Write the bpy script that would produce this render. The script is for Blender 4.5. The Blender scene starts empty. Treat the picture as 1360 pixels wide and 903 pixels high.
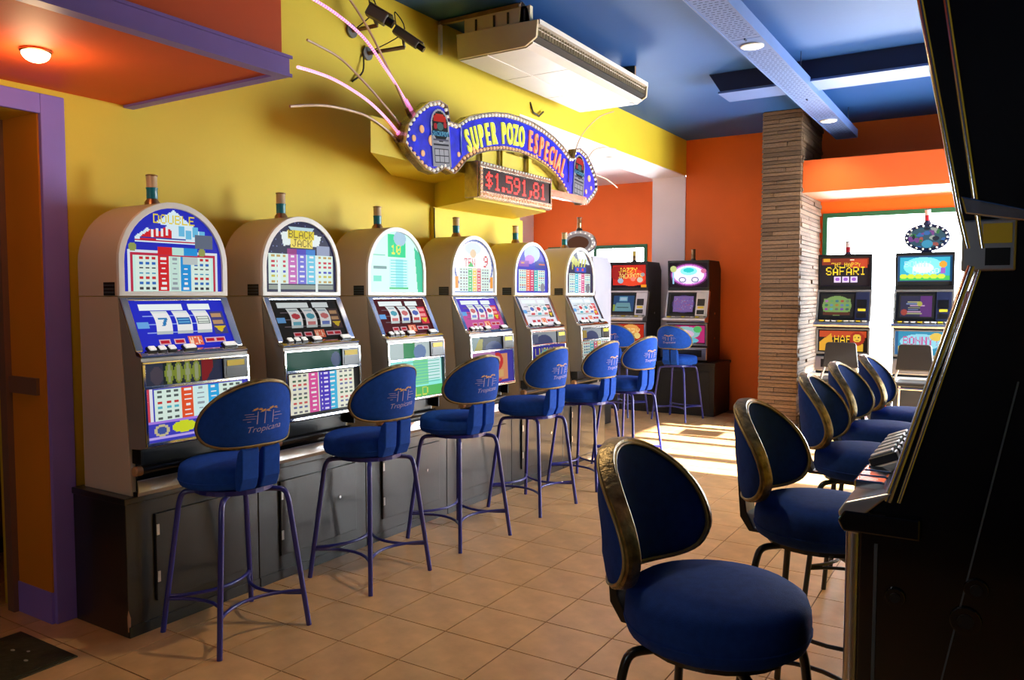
import bpy, math, random
import numpy as np
from mathutils import Vector, Matrix

random.seed(7)
SC = bpy.context.scene
COL = SC.collection
R = math.radians

# ------------------------------------------------------------------ camera
cam_d = bpy.data.cameras.new('camera')
cam_d.sensor_width = 36.0
cam_d.lens = 36.0 * 1050.0 / 1360.0
cam_d.clip_start = 0.02
cam = bpy.data.objects.new('camera', cam_d)
cam.location = (0, 0, 1.55)
cam.rotation_euler = (R(90 - 3.3), 0, R(32.0))
COL.objects.link(cam)
SC.camera = cam

# ------------------------------------------------------------------ view, world, sun, portals
SC.view_settings.view_transform = 'Standard'
SC.view_settings.look = 'None'
SC.view_settings.gamma = 1.0
SC.view_settings.use_curve_mapping = False
SC.view_settings.exposure = 0.0
SC.cycles.use_denoising = True
SC.cycles.max_bounces = 8
SC.cycles.diffuse_bounces = 5
SC.cycles.sample_clamp_indirect = 6.0
SC.cycles.caustics_reflective = False
SC.cycles.caustics_refractive = False

world = bpy.data.worlds.new('daylight')
SC.world = world
world.use_nodes = True
bg = world.node_tree.nodes['Background']
bg.inputs[0].default_value = (0.86, 0.94, 1.0, 1)
bg.inputs[1].default_value = 32.0

def light(name, kind, loc, energy, color, **kw):
    d = bpy.data.lights.new(name, kind)
    d.energy = energy
    d.color = color
    for k, v in kw.items():
        setattr(d, k, v)
    o = bpy.data.objects.new(name, d)
    o.location = loc
    COL.objects.link(o)
    return o

sun = light('sun', 'SUN', (9, 12, 6), 62.0, (1.0, 0.95, 0.86), angle=R(0.6))
sun.rotation_euler = Vector((-0.90, -0.03, -0.42)).to_track_quat('-Z', 'Y').to_euler()

def portal(name, loc, rot, sx, sy):
    o = light(name, 'AREA', loc, 1.0, (1, 1, 1), shape='RECTANGLE', size=sx, size_y=sy)
    o.rotation_euler = rot
    o.data.cycles.is_portal = True
    return o

# ------------------------------------------------------------------ measured room
XW, YF, ZC = -3.76, 10.5, 3.64     # left wall, far wall, ceiling
XR, YB = 1.9, -2.6                 # right wall, wall behind the camera
ANX, ANY, ANZ = -7.05, 12.0, 3.35  # annex beyond the opening: left wall, far wall, ceiling
portal('portal_window', (-0.35, YF + 0.12, 1.53), (R(-90), 0, 0), 3.2, 2.1)
portal('portal_side', (XR + 0.12, 8.6, 1.33), (0, R(90), 0), 2.5, 3.7)
portal('portal_back', (-1.9, YB - 0.12, 1.775), (R(90), 0, 0), 0.5, 0.55)
portal('portal_annex', (-5.9, ANY + 0.12, 1.6), (R(-90), 0, 0), 1.9, 1.6)

# ------------------------------------------------------------------ materials
def lin(c):
    return tuple(x / 12.92 if x <= 0.04045 else ((x + 0.055) / 1.055) ** 2.4 for x in c)
def rgb(r, g, b):
    return lin((r / 255, g / 255, b / 255))

MATS = {}
def mat(name, color, rough=0.55, metal=0.0, var=0.12, scale=6.0, bump=0.0, bscale=60.0, coat=0.0, emit=0.0, spec=0.5, objvar=0.0, stretch=None):
    m = bpy.data.materials.new(name)
    m.use_nodes = True
    nt = m.node_tree
    b = nt.nodes['Principled BSDF']
    tc = nt.nodes.new('ShaderNodeTexCoord')
    src = tc.outputs['Object']
    if stretch:
        mp = nt.nodes.new('ShaderNodeMapping')
        mp.inputs['Scale'].default_value = stretch
        nt.links.new(src, mp.inputs['Vector'])
        src = mp.outputs['Vector']
    nz = nt.nodes.new('ShaderNodeTexNoise')
    nz.inputs['Scale'].default_value = scale
    nz.inputs['Detail'].default_value = 5
    nt.links.new(src, nz.inputs['Vector'])
    rp = nt.nodes.new('ShaderNodeValToRGB')
    c0 = tuple(max(0, x * (1 - var)) for x in color) + (1,)
    c1 = tuple(min(1, x * (1 + var)) for x in color) + (1,)
    rp.color_ramp.elements[0].position = 0.3
    rp.color_ramp.elements[1].position = 0.7
    rp.color_ramp.elements[0].color = c0
    rp.color_ramp.elements[1].color = c1
    nt.links.new(nz.outputs['Fac'], rp.inputs['Fac'])
    out = rp.outputs['Color']
    if objvar:
        oi = nt.nodes.new('ShaderNodeObjectInfo')
        mr = nt.nodes.new('ShaderNodeMapRange')
        mr.inputs['To Min'].default_value = 1 - objvar
        mr.inputs['To Max'].default_value = 1 + objvar
        nt.links.new(oi.outputs['Random'], mr.inputs['Value'])
        mx = nt.nodes.new('ShaderNodeMix')
        mx.data_type = 'RGBA'
        mx.blend_type = 'MULTIPLY'
        mx.inputs['Factor'].default_value = 1
        nt.links.new(out, mx.inputs[6])
        nt.links.new(mr.outputs['Result'], mx.inputs[7])
        out = mx.outputs[2]
    nt.links.new(out, b.inputs['Base Color'])
    b.inputs['Roughness'].default_value = rough
    b.inputs['Metallic'].default_value = metal
    b.inputs['Specular IOR Level'].default_value = spec
    b.inputs['Coat Weight'].default_value = coat
    b.inputs['Coat Roughness'].default_value = 0.08
    if emit:
        nt.links.new(out, b.inputs['Emission Color'])
        b.inputs['Emission Strength'].default_value = emit
    if bump:
        n2 = nt.nodes.new('ShaderNodeTexNoise')
        n2.inputs['Scale'].default_value = bscale
        n2.inputs['Detail'].default_value = 4
        nt.links.new(src, n2.inputs['Vector'])
        bp = nt.nodes.new('ShaderNodeBump')
        bp.inputs['Strength'].default_value = bump
        bp.inputs['Distance'].default_value = 0.01
        nt.links.new(n2.outputs['Fac'], bp.inputs['Height'])
        nt.links.new(bp.outputs['Normal'], b.inputs['Normal'])
    MATS[name] = m
    return m

def print_mat(name, strength, rough=0.12):
    m = bpy.data.materials.new(name)
    m.use_nodes = True
    nt = m.node_tree
    b = nt.nodes['Principled BSDF']
    at = nt.nodes.new('ShaderNodeVertexColor')
    at.layer_name = 'Print'
    dk = nt.nodes.new('ShaderNodeMix')          # ink behind glass: little of the room light comes back
    dk.data_type = 'RGBA'
    dk.inputs['Factor'].default_value = 0.9 if strength else 0.0
    dk.inputs[7].default_value = (0.02, 0.02, 0.02, 1)
    nt.links.new(at.outputs['Color'], dk.inputs[6])
    nt.links.new(dk.outputs[2], b.inputs['Base Color'])
    nt.links.new(at.outputs['Color'], b.inputs['Emission Color'])
    b.inputs['Emission Strength'].default_value = strength
    b.inputs['Roughness'].default_value = rough
    b.inputs['Specular IOR Level'].default_value = 0.025
    MATS[name] = m
    return m

mat('yellow_paint', rgb(222, 196, 50), 0.62, var=0.06, scale=1.3, bump=0.05, bscale=30)
mat('orange_paint', rgb(238, 106, 12), 0.6, var=0.06, scale=1.5, bump=0.04, bscale=30)
mat('white_paint', rgb(238, 230, 236), 0.6, var=0.03, scale=2, bump=0.03, bscale=30)
mat('soffit_orange', rgb(222, 88, 34), 0.6, var=0.07, scale=1.5, bump=0.04, bscale=30)
mat('blue_ceiling', rgb(32, 82, 150), 0.6, var=0.10, scale=0.8, bump=0.05, bscale=25)
mat('purple_paint', rgb(138, 114, 208), 0.45, var=0.07, scale=3, bump=0.03, bscale=40)
mat('ochre_paint', rgb(206, 128, 20), 0.6, var=0.08, scale=2)
mat('brown_paint', rgb(120, 84, 66), 0.6, var=0.08, scale=2)
mat('dark_red_wood', rgb(70, 24, 14), 0.5, var=0.15, scale=5)
mat('green_frame', rgb(28, 98, 62), 0.45, var=0.08, scale=6)
mat('grout', rgb(120, 90, 66), 0.85, var=0.15, scale=20)
mat('tile', rgb(204, 162, 112), 0.32, var=0.16, scale=7, bump=0.06, bscale=25, objvar=0.07, spec=0.45)
mat('stone', rgb(112, 88, 66), 0.85, var=0.30, scale=9, bump=0.6, bscale=50, objvar=0.28)
mat('stone_core', rgb(58, 44, 34), 0.9, var=0.2, scale=9)
mat('tray_blue', rgb(90, 118, 176), 0.45, var=0.05, scale=4)
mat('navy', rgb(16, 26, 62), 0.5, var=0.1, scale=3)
mat('slot_dark', rgb(40, 52, 84), 0.7)
mat('black_wood', rgb(24, 25, 28), 0.3, var=0.2, scale=4, bump=0.03, bscale=40, coat=0.35)
mat('stand_grey', rgb(70, 78, 86), 0.35, var=0.15, scale=4, bump=0.04, bscale=40)
mat('beige_metal', rgb(196, 180, 160), 0.5, var=0.04, scale=3)
mat('grey_metal', rgb(150, 148, 144), 0.42, metal=0.35, var=0.07, scale=5)
mat('chrome', (0.72, 0.73, 0.75), 0.12, metal=1.0, var=0.05, scale=5)
mat('chrome_soft', (0.55, 0.55, 0.56), 0.28, metal=1.0, var=0.08, scale=8)
mat('white_rim', rgb(226, 226, 222), 0.35, var=0.03)
mat('black_plastic', rgb(14, 14, 15), 0.3, var=0.2)
mat('black_gloss', rgb(9, 9, 11), 0.14, var=0.2, coat=0.5)
mat('black_tube', rgb(12, 12, 14), 0.3, var=0.2, coat=0.3)
mat('white_plastic', rgb(232, 232, 226), 0.4, var=0.03)
mat('lit_cap', rgb(236, 238, 236), 0.4, var=0.03, emit=0.55)
mat('label_glint_yellow', rgb(224, 200, 40), 0.5, var=0.05)
mat('teal', rgb(24, 112, 128), 0.25, var=0.08, emit=0.08)
mat('cream_lens', rgb(206, 184, 150), 0.3, var=0.06)
mat('bronze', (0.34, 0.20, 0.10), 0.3, metal=1.0, var=0.1)
mat('red_lens', rgb(176, 30, 44), 0.25, var=0.08, emit=0.1)
mat('clear_lens', rgb(232, 206, 200), 0.25, var=0.05)
mat('gold_lens', rgb(222, 186, 92), 0.25, var=0.05, emit=0.2)
mat('tan_vinyl', rgb(176, 132, 92), 0.5, var=0.08)
mat('blue_fabric', rgb(24, 74, 174), 0.85, var=0.12, scale=40, bump=0.25, bscale=420, spec=0.2)
mat('navy_fabric', rgb(20, 56, 132), 0.85, var=0.12, scale=40, bump=0.25, bscale=420, spec=0.2)
mat('blue_tube', rgb(38, 40, 128), 0.3, var=0.08, coat=0.35)
mat('gold_trim', (0.20, 0.145, 0.06), 0.33, metal=0.8, var=0.6, scale=30, bump=0.3, bscale=90)
mat('piping', rgb(150, 132, 84), 0.4, metal=0.3, var=0.15, scale=30)
mat('emblem_thread', rgb(176, 160, 190), 0.7, var=0.15)
mat('emblem_gold', rgb(206, 160, 96), 0.7, var=0.15)
mat('ac_white', rgb(206, 200, 192), 0.45, var=0.05, scale=3)
mat('ac_side', rgb(206, 190, 156), 0.5, var=0.06, scale=3)
mat('ac_dark', rgb(30, 30, 30), 0.6)
mat('ac_fin', rgb(196, 186, 160), 0.4, metal=0.3)
mat('rust_metal', rgb(128, 98, 66), 0.55, metal=0.3, var=0.25, scale=14)
mat('camera_grey', rgb(112, 112, 112), 0.45, metal=0.2, var=0.06)
mat('cable', rgb(44, 34, 20), 0.6)
mat('sign_blue', rgb(30, 36, 190), 0.25, var=0.3, scale=14, emit=0.22)
mat('sign_gold', (0.56, 0.46, 0.34), 0.22, metal=0.9, var=0.25, scale=25)
mat('bulb_white', (0.95, 0.90, 0.80), 0.2, var=0.02, emit=0.45)
mat('bulb_warm', (1, 0.55, 0.30), 0.2, var=0.02, emit=0.5)
mat('letter_lime', rgb(226, 232, 70), 0.35, var=0.03, emit=0.75)
mat('letter_orange', rgb(255, 138, 84), 0.35, var=0.03, emit=0.75)
mat('coin', rgb(214, 160, 112), 0.35, var=0.1, emit=0.3)
mat('led_red', (1.0, 0.03, 0.02), 0.3, var=0.02, emit=1.1)
mat('led_green', (0.35, 0.42, 0.08), 0.3, var=0.02, emit=0.7)
mat('led_black', rgb(24, 12, 14), 0.25)
mat('neon_pink', (0.9, 0.26, 0.62), 0.3, var=0.02, emit=0.9)
mat('neon_white', (1.0, 0.74, 0.90), 0.3, var=0.01, emit=1.1)
mat('clear_tube', rgb(206, 178, 150), 0.15, var=0.06)
mat('lamp_glow', (1.0, 0.80, 0.52), 0.3, var=0.01, emit=10.0)
mat('downlight_glow', (1.0, 0.92, 0.72), 0.3, var=0.01, emit=3.0)
mat('chair_black', rgb(38, 38, 40), 0.4, var=0.1)
mat('cover_metal', rgb(64, 60, 40), 0.55, metal=0.4, var=0.3, scale=14, bump=0.3, bscale=30)
mat('cover_spot', rgb(150, 146, 134), 0.6)
mat('board_black', rgb(20, 20, 22), 0.5, var=0.2, scale=4, bump=0.03, bscale=40)
mat('pale_panel', rgb(176, 182, 200), 0.45, var=0.04)
mat('wood_fleck', rgb(168, 124, 92), 0.7, var=0.2)
mat('lintel_paint', rgb(232, 100, 34), 0.6, var=0.05, scale=1.5)
mat('white_slab', rgb(226, 230, 232), 0.3, var=0.04)
for s in (0.25, 0.5, 0.8, 1.1, 1.5):
    print_mat('print_%g' % s, s)
print_mat('print_flat', 0.0, 0.5)

gm = bpy.data.materials.new('pane_glass')
gm.use_nodes = True
nt = gm.node_tree
nt.nodes.clear()
o_ = nt.nodes.new('ShaderNodeOutputMaterial')
mx_ = nt.nodes.new('ShaderNodeMixShader')
tr_ = nt.nodes.new('ShaderNodeBsdfTransparent')
gl_ = nt.nodes.new('ShaderNodeBsdfGlossy')
gl_.inputs['Roughness'].default_value = 0.03
lw_ = nt.nodes.new('ShaderNodeFresnel')
lw_.inputs['IOR'].default_value = 1.3
nt.links.new(lw_.outputs[0], mx_.inputs[0])
nt.links.new(tr_.outputs[0], mx_.inputs[1])
nt.links.new(gl_.outputs[0], mx_.inputs[2])
nt.links.new(mx_.outputs[0], o_.inputs[0])
MATS['pane_glass'] = gm

# ------------------------------------------------------------------ mesh helpers
def catmull(pts, n=6, closed=False):
    P = [Vector(p) for p in pts]
    out = []
    m = len(P)
    rng = range(m) if closed else range(m - 1)
    for i in rng:
        if closed:
            p0, p1, p2, p3 = P[(i - 1) % m], P[i], P[(i + 1) % m], P[(i + 2) % m]
        else:
            p0, p1, p2, p3 = P[max(i - 1, 0)], P[i], P[i + 1], P[min(i + 2, m - 1)]
        for k in range(n):
            t = k / n
            out.append(0.5 * ((2 * p1) + (p2 - p0) * t + (2 * p0 - 5 * p1 + 4 * p2 - p3) * t * t + (3 * p1 - p0 - 3 * p2 + p3) * t ** 3))
    if not closed:
        out.append(P[-1])
    return out

class MB:
    def __init__(self):
        self.v, self.f = [], []
    def add(self, vs, fs):
        b = len(self.v)
        self.v += [tuple(x) for x in vs]
        self.f += [tuple(b + i for i in q) for q in fs]
        return self
    def box(self, x0, x1, y0, y1, z0, z1):
        return self.add([(x0, y0, z0), (x1, y0, z0), (x1, y1, z0), (x0, y1, z0), (x0, y0, z1), (x1, y0, z1), (x1, y1, z1), (x0, y1, z1)],
                        [(0, 3, 2, 1), (4, 5, 6, 7), (0, 1, 5, 4), (1, 2, 6, 5), (2, 3, 7, 6), (3, 0, 4, 7)])
    def obox(self, O, U, V, N, u0, u1, v0, v1, n0, n1):
        O, U, V, N = Vector(O), Vector(U), Vector(V), Vector(N)
        P = [O + U * a + V * b + N * c for c in (n0, n1) for a, b in ((u0, v0), (u1, v0), (u1, v1), (u0, v1))]
        return self.add(P, [(0, 3, 2, 1), (4, 5, 6, 7), (0, 1, 5, 4), (1, 2, 6, 5), (2, 3, 7, 6), (3, 0, 4, 7)])
    def prism(self, poly, axis, a, b):
        # poly in the two remaining axes (in x,y,z order); extruded along axis from a to b
        def pt(p, t):
            return {'x': (t, p[0], p[1]), 'y': (p[0], t, p[1]), 'z': (p[0], p[1], t)}[axis]
        n = len(poly)
        vs = [pt(p, a) for p in poly] + [pt(p, b) for p in poly]
        fs = [tuple(range(n)), tuple(range(2 * n - 1, n - 1, -1))]
        fs += [(i, n + i, n + (i + 1) % n, (i + 1) % n) for i in range(n)]
        return self.add(vs, fs)
    def ring_prism(self, outer, inner, axis, a, b):
        def pt(p, t):
            return {'x': (t, p[0], p[1]), 'y': (p[0], t, p[1]), 'z': (p[0], p[1], t)}[axis]
        n = len(outer)
        vs = [pt(p, a) for p in outer] + [pt(p, a) for p in inner] + [pt(p, b) for p in outer] + [pt(p, b) for p in inner]
        fs = []
        for i in range(n):
            j = (i + 1) % n
            fs += [(i, j, n + j, n + i), (2 * n + j, 2 * n + i, 3 * n + i, 3 * n + j), (j, i, 2 * n + i, 2 * n + j), (n + i, n + j, 3 * n + j, 3 * n + i)]
        return self.add(vs, fs)
    def tube(self, pts, r, n=8, closed=False, r2=None, up=None):
        P = [Vector(p) for p in pts]
        m = len(P)
        vs, prev = [], None
        for i in range(m):
            if closed:
                t = (P[(i + 1) % m] - P[(i - 1) % m]).normalized()
            else:
                t = (P[min(i + 1, m - 1)] - P[max(i - 1, 0)]).normalized()
            if prev is None:
                ref = Vector((0, 0, 1)) if abs(t.z) < 0.9 else Vector((1, 0, 0))
                if up is not None:
                    ref = Vector(up)
                a = (ref - t * ref.dot(t)).normalized()
            else:
                a = (prev - t * prev.dot(t)).normalized()
            prev = a
            b = t.cross(a)
            rr = r[i] if isinstance(r, (list, tuple)) else r
            for k in range(n):
                th = 2 * math.pi * k / n
                vs.append(P[i] + a * math.cos(th) * rr + b * math.sin(th) * (rr if r2 is None else r2))
        fs = []
        for i in range(m if closed else m - 1):
            j = (i + 1) % m
            for k in range(n):
                l = (k + 1) % n
                fs.append((i * n + k, i * n + l, j * n + l, j * n + k))
        if not closed:
            fs.append(tuple(range(n - 1, -1, -1)))
            fs.append(tuple((m - 1) * n + k for k in range(n)))
        return self.add(vs, fs)
    def lathe(self, prof, n=20, c=(0, 0, 0), sx=1.0, sy=1.0):
        vs, fs = [], []
        for r, z in prof:
            for k in range(n):
                th = 2 * math.pi * k / n
                vs.append((c[0] + r * sx * math.cos(th), c[1] + r * sy * math.sin(th), c[2] + z))
        m = len(prof)
        for i in range(m - 1):
            for k in range(n):
                l = (k + 1) % n
                fs.append((i * n + k, i * n + l, (i + 1) * n + l, (i + 1) * n + k))
        fs.append(tuple(range(n - 1, -1, -1)))
        fs.append(tuple((m - 1) * n + k for k in range(n)))
        return self.add(vs, fs)
    def disc(self, O, U, V, N, r, n0, n1, n=14, r2=None):
        O, U, V, N = Vector(O), Vector(U), Vector(V), Vector(N)
        r2 = r2 or r
        vs = []
        for h in (n0, n1):
            for k in range(n):
                th = 2 * math.pi * k / n
                vs.append(O + U * r * math.cos(th) + V * r2 * math.sin(th) + N * h)
        fs = [tuple(range(n - 1, -1, -1)), tuple(range(n, 2 * n))]
        fs += [(k, (k + 1) % n, n + (k + 1) % n, n + k) for k in range(n)]
        return self.add(vs, fs)
    def ball(self, c, r, n=6, m=4):
        vs, fs = [], []
        vs.append((c[0], c[1], c[2] + r))
        for i in range(1, m):
            ph = math.pi * i / m
            for k in range(n):
                th = 2 * math.pi * k / n
                vs.append((c[0] + r * math.sin(ph) * math.cos(th), c[1] + r * math.sin(ph) * math.sin(th), c[2] + r * math.cos(ph)))
        vs.append((c[0], c[1], c[2] - r))
        L = len(vs) - 1
        for k in range(n):
            fs.append((0, 1 + k, 1 + (k + 1) % n))
            fs.append((L, 1 + (m - 2) * n + (k + 1) % n, 1 + (m - 2) * n + k))
        for i in range(m - 2):
            for k in range(n):
                a, b2 = 1 + i * n + k, 1 + i * n + (k + 1) % n
                fs.append((a, a + n, b2 + n, b2))
        return self.add(vs, fs)
    def mesh(self, name):
        me = bpy.data.meshes.new(name)
        me.from_pydata(self.v, [], self.f)
        me.validate()
        return me
    def build(self, name, material, parent=None, smooth=None, bevel=0.0, seg=2):
        me = self.mesh(name)
        import bmesh
        bm = bmesh.new()
        bm.from_mesh(me)
        bmesh.ops.recalc_face_normals(bm, faces=bm.faces)
        bm.to_mesh(me)
        bm.free()
        me.materials.append(MATS[material])
        if smooth:
            for p in me.polygons:
                p.use_smooth = True
            me.set_sharp_from_angle(angle=R(smooth))
        o = bpy.data.objects.new(name, me)
        COL.objects.link(o)
        if parent:
            o.parent = parent
        if bevel:
            md = o.modifiers.new('bevel', 'BEVEL')
            md.width = bevel
            md.segments = seg
            md.limit_method = 'ANGLE'
            md.angle_limit = R(35)
        return o

def tag(o, label=None, cat=None, group=None, kind=None):
    for k, v in (('label', label), ('category', cat), ('group', group), ('kind', kind)):
        if v:
            o[k] = v
    return o
def thing(name, label, cat, loc=(0, 0, 0), rz=0, group=None):
    o = bpy.data.objects.new(name, None)
    o.empty_display_size = 0.1
    COL.objects.link(o)
    o.location = loc
    o.rotation_euler = (0, 0, rz)
    return tag(o, label, cat, group)
def copy_tree(o, parent=None):
    c = o.copy()
    COL.objects.link(c)
    c.parent = parent
    for ch in [x for x in list(o.children)]:
        copy_tree(ch, c)
    return c
def struct(name, mb, material, label=None, parent=None, **kw):
    o = mb.build(name, material, parent, **kw)
    if not parent:
        tag(o, label, None, None, 'structure')
    elif label:
        o['label'] = label
    return o

# ------------------------------------------------------------------ flat print: painted grids of coloured quads
FONT = {}
for ln in ("0 3E5149453E|1 00427F4000|2 7249494946|3 2141494D33|4 1814127F10|5 2745454539|6 3C4A494931|7 4121110907|8 3649494936|9 464949291E|"
           "A 7C1211127C|B 7F49494936|C 3E41414122|D 7F4141413E|E 7F49494941|F 7F09090901|G 3E41415173|H 7F0808087F|I 00417F4100|J 2040413F01|"
           "K 7F08142241|L 7F40404040|M 7F021C027F|N 7F0408107F|O 3E4141413E|P 7F09090906|Q 3E4151215E|R 7F09192946|S 2649494932|T 03017F0103|"
           "U 3F4040403F|V 1F2040201F|W 3F4038403F|X 6314081463|Y 0304780403|Z 6159494D43|$ 242A7F2A12|. 0000606000|, 0080703000|! 00005F0000").split('|'):
    k, h = ln.split(' ')
    FONT[k] = [int(h[i:i + 2], 16) for i in range(0, 10, 2)]

class Cv:
    def __init__(self, w, h, bg):
        self.w, self.h = w, h
        self.a = np.zeros((h, w, 3))
        self.a[:] = np.array(bg) / 255.0
        self.m = np.ones((h, w), bool)
        self.yy, self.xx = np.mgrid[0:h, 0:w] + 0.5
    def put(self, mask, c):
        self.a[mask] = np.array(c) / 255.0
    def rect(self, x0, y0, x1, y1, c):
        self.put((self.xx >= x0) & (self.xx < x1) & (self.yy >= y0) & (self.yy < y1), c)
        return self
    def ell(self, cx, cy, rx, ry, c):
        self.put(((self.xx - cx) / rx) ** 2 + ((self.yy - cy) / ry) ** 2 <= 1, c)
        return self
    def ring(self, cx, cy, rx, ry, w, c):
        d = np.sqrt(((self.xx - cx) / rx) ** 2 + ((self.yy - cy) / ry) ** 2)
        self.put((d <= 1) & (d >= 1 - w), c)
        return self
    def poly(self, pts, c):
        ins = np.zeros((self.h, self.w), bool)
        n = len(pts)
        for i in range(n):
            x1, y1 = pts[i]
            x2, y2 = pts[(i + 1) % n]
            if y1 == y2:
                continue
            cond = ((self.yy > y1) != (self.yy > y2)) & (self.xx < (x2 - x1) * (self.yy - y1) / (y2 - y1) + x1)
            ins ^= cond
        self.put(ins, c)
        return self
    def text(self, s, x, y, c, k=1, ky=None, gap=1):
        ky = ky or k
        for ch in s:
            cols = FONT.get(ch)
            if cols:
                for i, b in enumerate(cols):
                    for j in range(8):
                        if b >> j & 1:
                            self.rect(x + i * k, y + j * ky, x + (i + 1) * k, y + (j + 1) * ky, c)
            x += (5 + gap) * k
        return self
    def mix(self, c, amt, mask=None):
        m = np.ones((self.h, self.w), bool) if mask is None else mask
        self.a[m] = self.a[m] * (1 - amt) + np.array(c) / 255.0 * amt
        return self
    def noise(self, amt, seed=1):
        g = np.random.default_rng(seed)
        self.a = np.clip(self.a + (g.random((self.h, self.w, 1)) - 0.5) * amt, 0, 1)
        return self

def art(name, cv, fn, parent, material, thick=None):
    """a printed sheet: runs of equal colour become quads; fn(u, v) gives the place, u right 0..1, v down 0..1"""
    q = np.round(cv.a * 24) / 24
    vs, fs, cs = [], [], []
    for y in range(cv.h):
        x = 0
        while x < cv.w:
            if not cv.m[y, x]:
                x += 1
                continue
            x2 = x + 1
            while x2 < cv.w and cv.m[y, x2] and np.array_equal(q[y, x2], q[y, x]):
                x2 += 1
            b = len(vs)
            vs += [fn(x / cv.w, y / cv.h), fn(x2 / cv.w, y / cv.h), fn(x2 / cv.w, (y + 1) / cv.h), fn(x / cv.w, (y + 1) / cv.h)]
            fs.append((b, b + 3, b + 2, b + 1))
            cs += [lin(q[y, x]) + (1.0,)] * 4
            x = x2
    me = bpy.data.meshes.new(name)
    me.from_pydata([tuple(v) for v in vs], [], fs)
    ca = me.color_attributes.new('Print', 'FLOAT_COLOR', 'POINT')
    ca.data.foreach_set('color', np.array(cs, dtype=np.float32).ravel())
    me.materials.append(MATS[material])
    o = bpy.data.objects.new(name, me)
    COL.objects.link(o)
    if parent:
        o.parent = parent
    return o

def plane_fn(O, U, V, N, u0, u1, v0, v1, n):
    O, U, V, N = Vector(O), Vector(U), Vector(V), Vector(N)
    def fn(u, v):
        return O + U * (u0 + (u1 - u0) * u) + V * (v0 + (v1 - v0) * v) + N * n
    return fn

def text_mesh(s, size, extrude=0.0, offset=0.0, shear=0.0):
    cu = bpy.data.curves.new('txt', 'FONT')
    cu.body = s
    cu.size = size
    cu.extrude = extrude
    cu.offset = offset
    cu.shear = shear
    cu.align_x = 'CENTER'
    cu.resolution_u = 3
    o = bpy.data.objects.new('txt', cu)
    COL.objects.link(o)
    bpy.context.view_layer.update()
    me = bpy.data.meshes.new_from_object(o.evaluated_get(bpy.context.evaluated_depsgraph_get()))
    bpy.data.objects.remove(o)
    vs = [tuple(v.co) for v in me.vertices]
    fs = [tuple(p.vertices) for p in me.polygons]
    bpy.data.meshes.remove(me)
    return vs, fs

# ================================================================== THE SETTING
# ---- floor: slab with every tile proud of the joints
TX, TY, TX0, TY0 = 0.343, 0.3345, -2.492, 2.524
fl = struct('floor', MB().box(ANX - 0.2, XR + 0.2, YB - 0.2, ANY + 0.2, -0.12, -0.004), 'grout', 'floor of square tan ceramic tiles with brown joints')
cp, sp_, cyw, syw = math.cos(R(3.3)), math.sin(R(3.3)), math.cos(R(32)), math.sin(R(32))
FW = Vector((-syw * cp, cyw * cp, -sp_)); RT = Vector((cyw, syw, 0)); UPV = RT.cross(FW)
def in_view(p):
    d = Vector(p) - Vector((0, 0, 1.55))
    z = d.dot(FW)
    if z < 0.1:
        return None
    return 680 + 1050 * d.dot(RT) / z, 451.5 - 1050 * d.dot(UPV) / z, z
tiles = []
for i in range(-9, 14):
    for j in range(-13, 25):
        x0, y0 = TX0 + i * TX, TY0 + j * TY
        if x0 + TX > XR + 0.1 or y0 + TY > YF + 0.05 or y0 < YB or x0 < XW - 2.2:
            continue
        if y0 < 5.5 and x0 < XW - 0.05 and not (1.0 < y0 < 2.2):
            continue
        q = in_view((x0 + TX / 2, y0 + TY / 2, 0))
        seen = q and -80 < q[0] < 1130 and q[1] < 990
        tiles.append((0 if seen else 1, q[2] if q else 99, x0, y0))
tiles.sort()
g = 0.0028
tm = MB().prism([(g, g), (TX - g, g), (TX - g, TY - g), (g, TY - g)], 'z', -0.02, 0.0)
tile_me = tm.mesh('tile')
tile_me.materials.append(MATS['tile'])
rest = MB()
for k, (s, z, x0, y0) in enumerate(tiles):
    if k < 290:
        o = bpy.data.objects.new('tile', tile_me)
        COL.objects.link(o)
        o.parent = fl
        o.location = (x0, y0, random.uniform(-0.0006, 0.0))
    else:
        rest.box(x0 + g, x0 + TX - g, y0 + g, y0 + TY - g, -0.02, 0.0)
tag(rest.build('tile_field', 'tile', fl), kind='stuff')

# ---- ceiling
struct('ceiling', MB().box(XW - 0.6, XR + 0.2, YB - 0.2, YF + 0.2, ZC, ZC + 0.15), 'blue_ceiling', 'glossy blue painted ceiling')
# ---- left wall with door and wide opening
DY0, DY1, DZ = 0.98, 1.955, 2.375
OY, OZ, WT = 6.15, 3.17, 0.47
wl = struct('wall_left', MB().box(XW - WT, XW, DY1, OY, 0, ZC).box(XW - WT, XW, OY, YF, OZ, ZC).box(XW - WT, XW, DY0, DY1, DZ, ZC).box(XW - WT, XW, YB, DY0, 0, ZC),
            'yellow_paint', 'yellow painted wall behind the row of slot machines')
# yellow bulkhead that carries the jackpot sign
bk = MB().prism([(XW, 4.39), (-3.26, 3.62), (-3.26, 6.30), (XW, 6.14)], 'z', 2.40, 2.62)
struct('trim_4', bk, 'yellow_paint', 'yellow boxed shelf behind the jackpot sign')
bk = MB().prism([(XW, 4.89), (-3.19, 4.60), (-3.19, 5.62), (XW, 6.0)], 'z', 2.215, 2.40)
struct('trim_5', bk, 'yellow_paint', 'lower yellow box under the jackpot display')
struct('trim_6', MB().box(XW, XW + 0.03, 4.84, OY, 0.642, 2.215), 'yellow_paint', 'slightly raised yellow wall strip below the sign')
# white lining of the opening
struct('trim_1', MB().box(XW - WT - 0.01, XW - 0.002, OY - 0.01, YF, OZ - 0.012, OZ).box(XW - WT - 0.01, XW - 0.002, YF - 0.012, YF + 0.1, 0, OZ - 0.012), 'white_paint',
       'white soffit and jamb lining of the wide opening')
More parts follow.
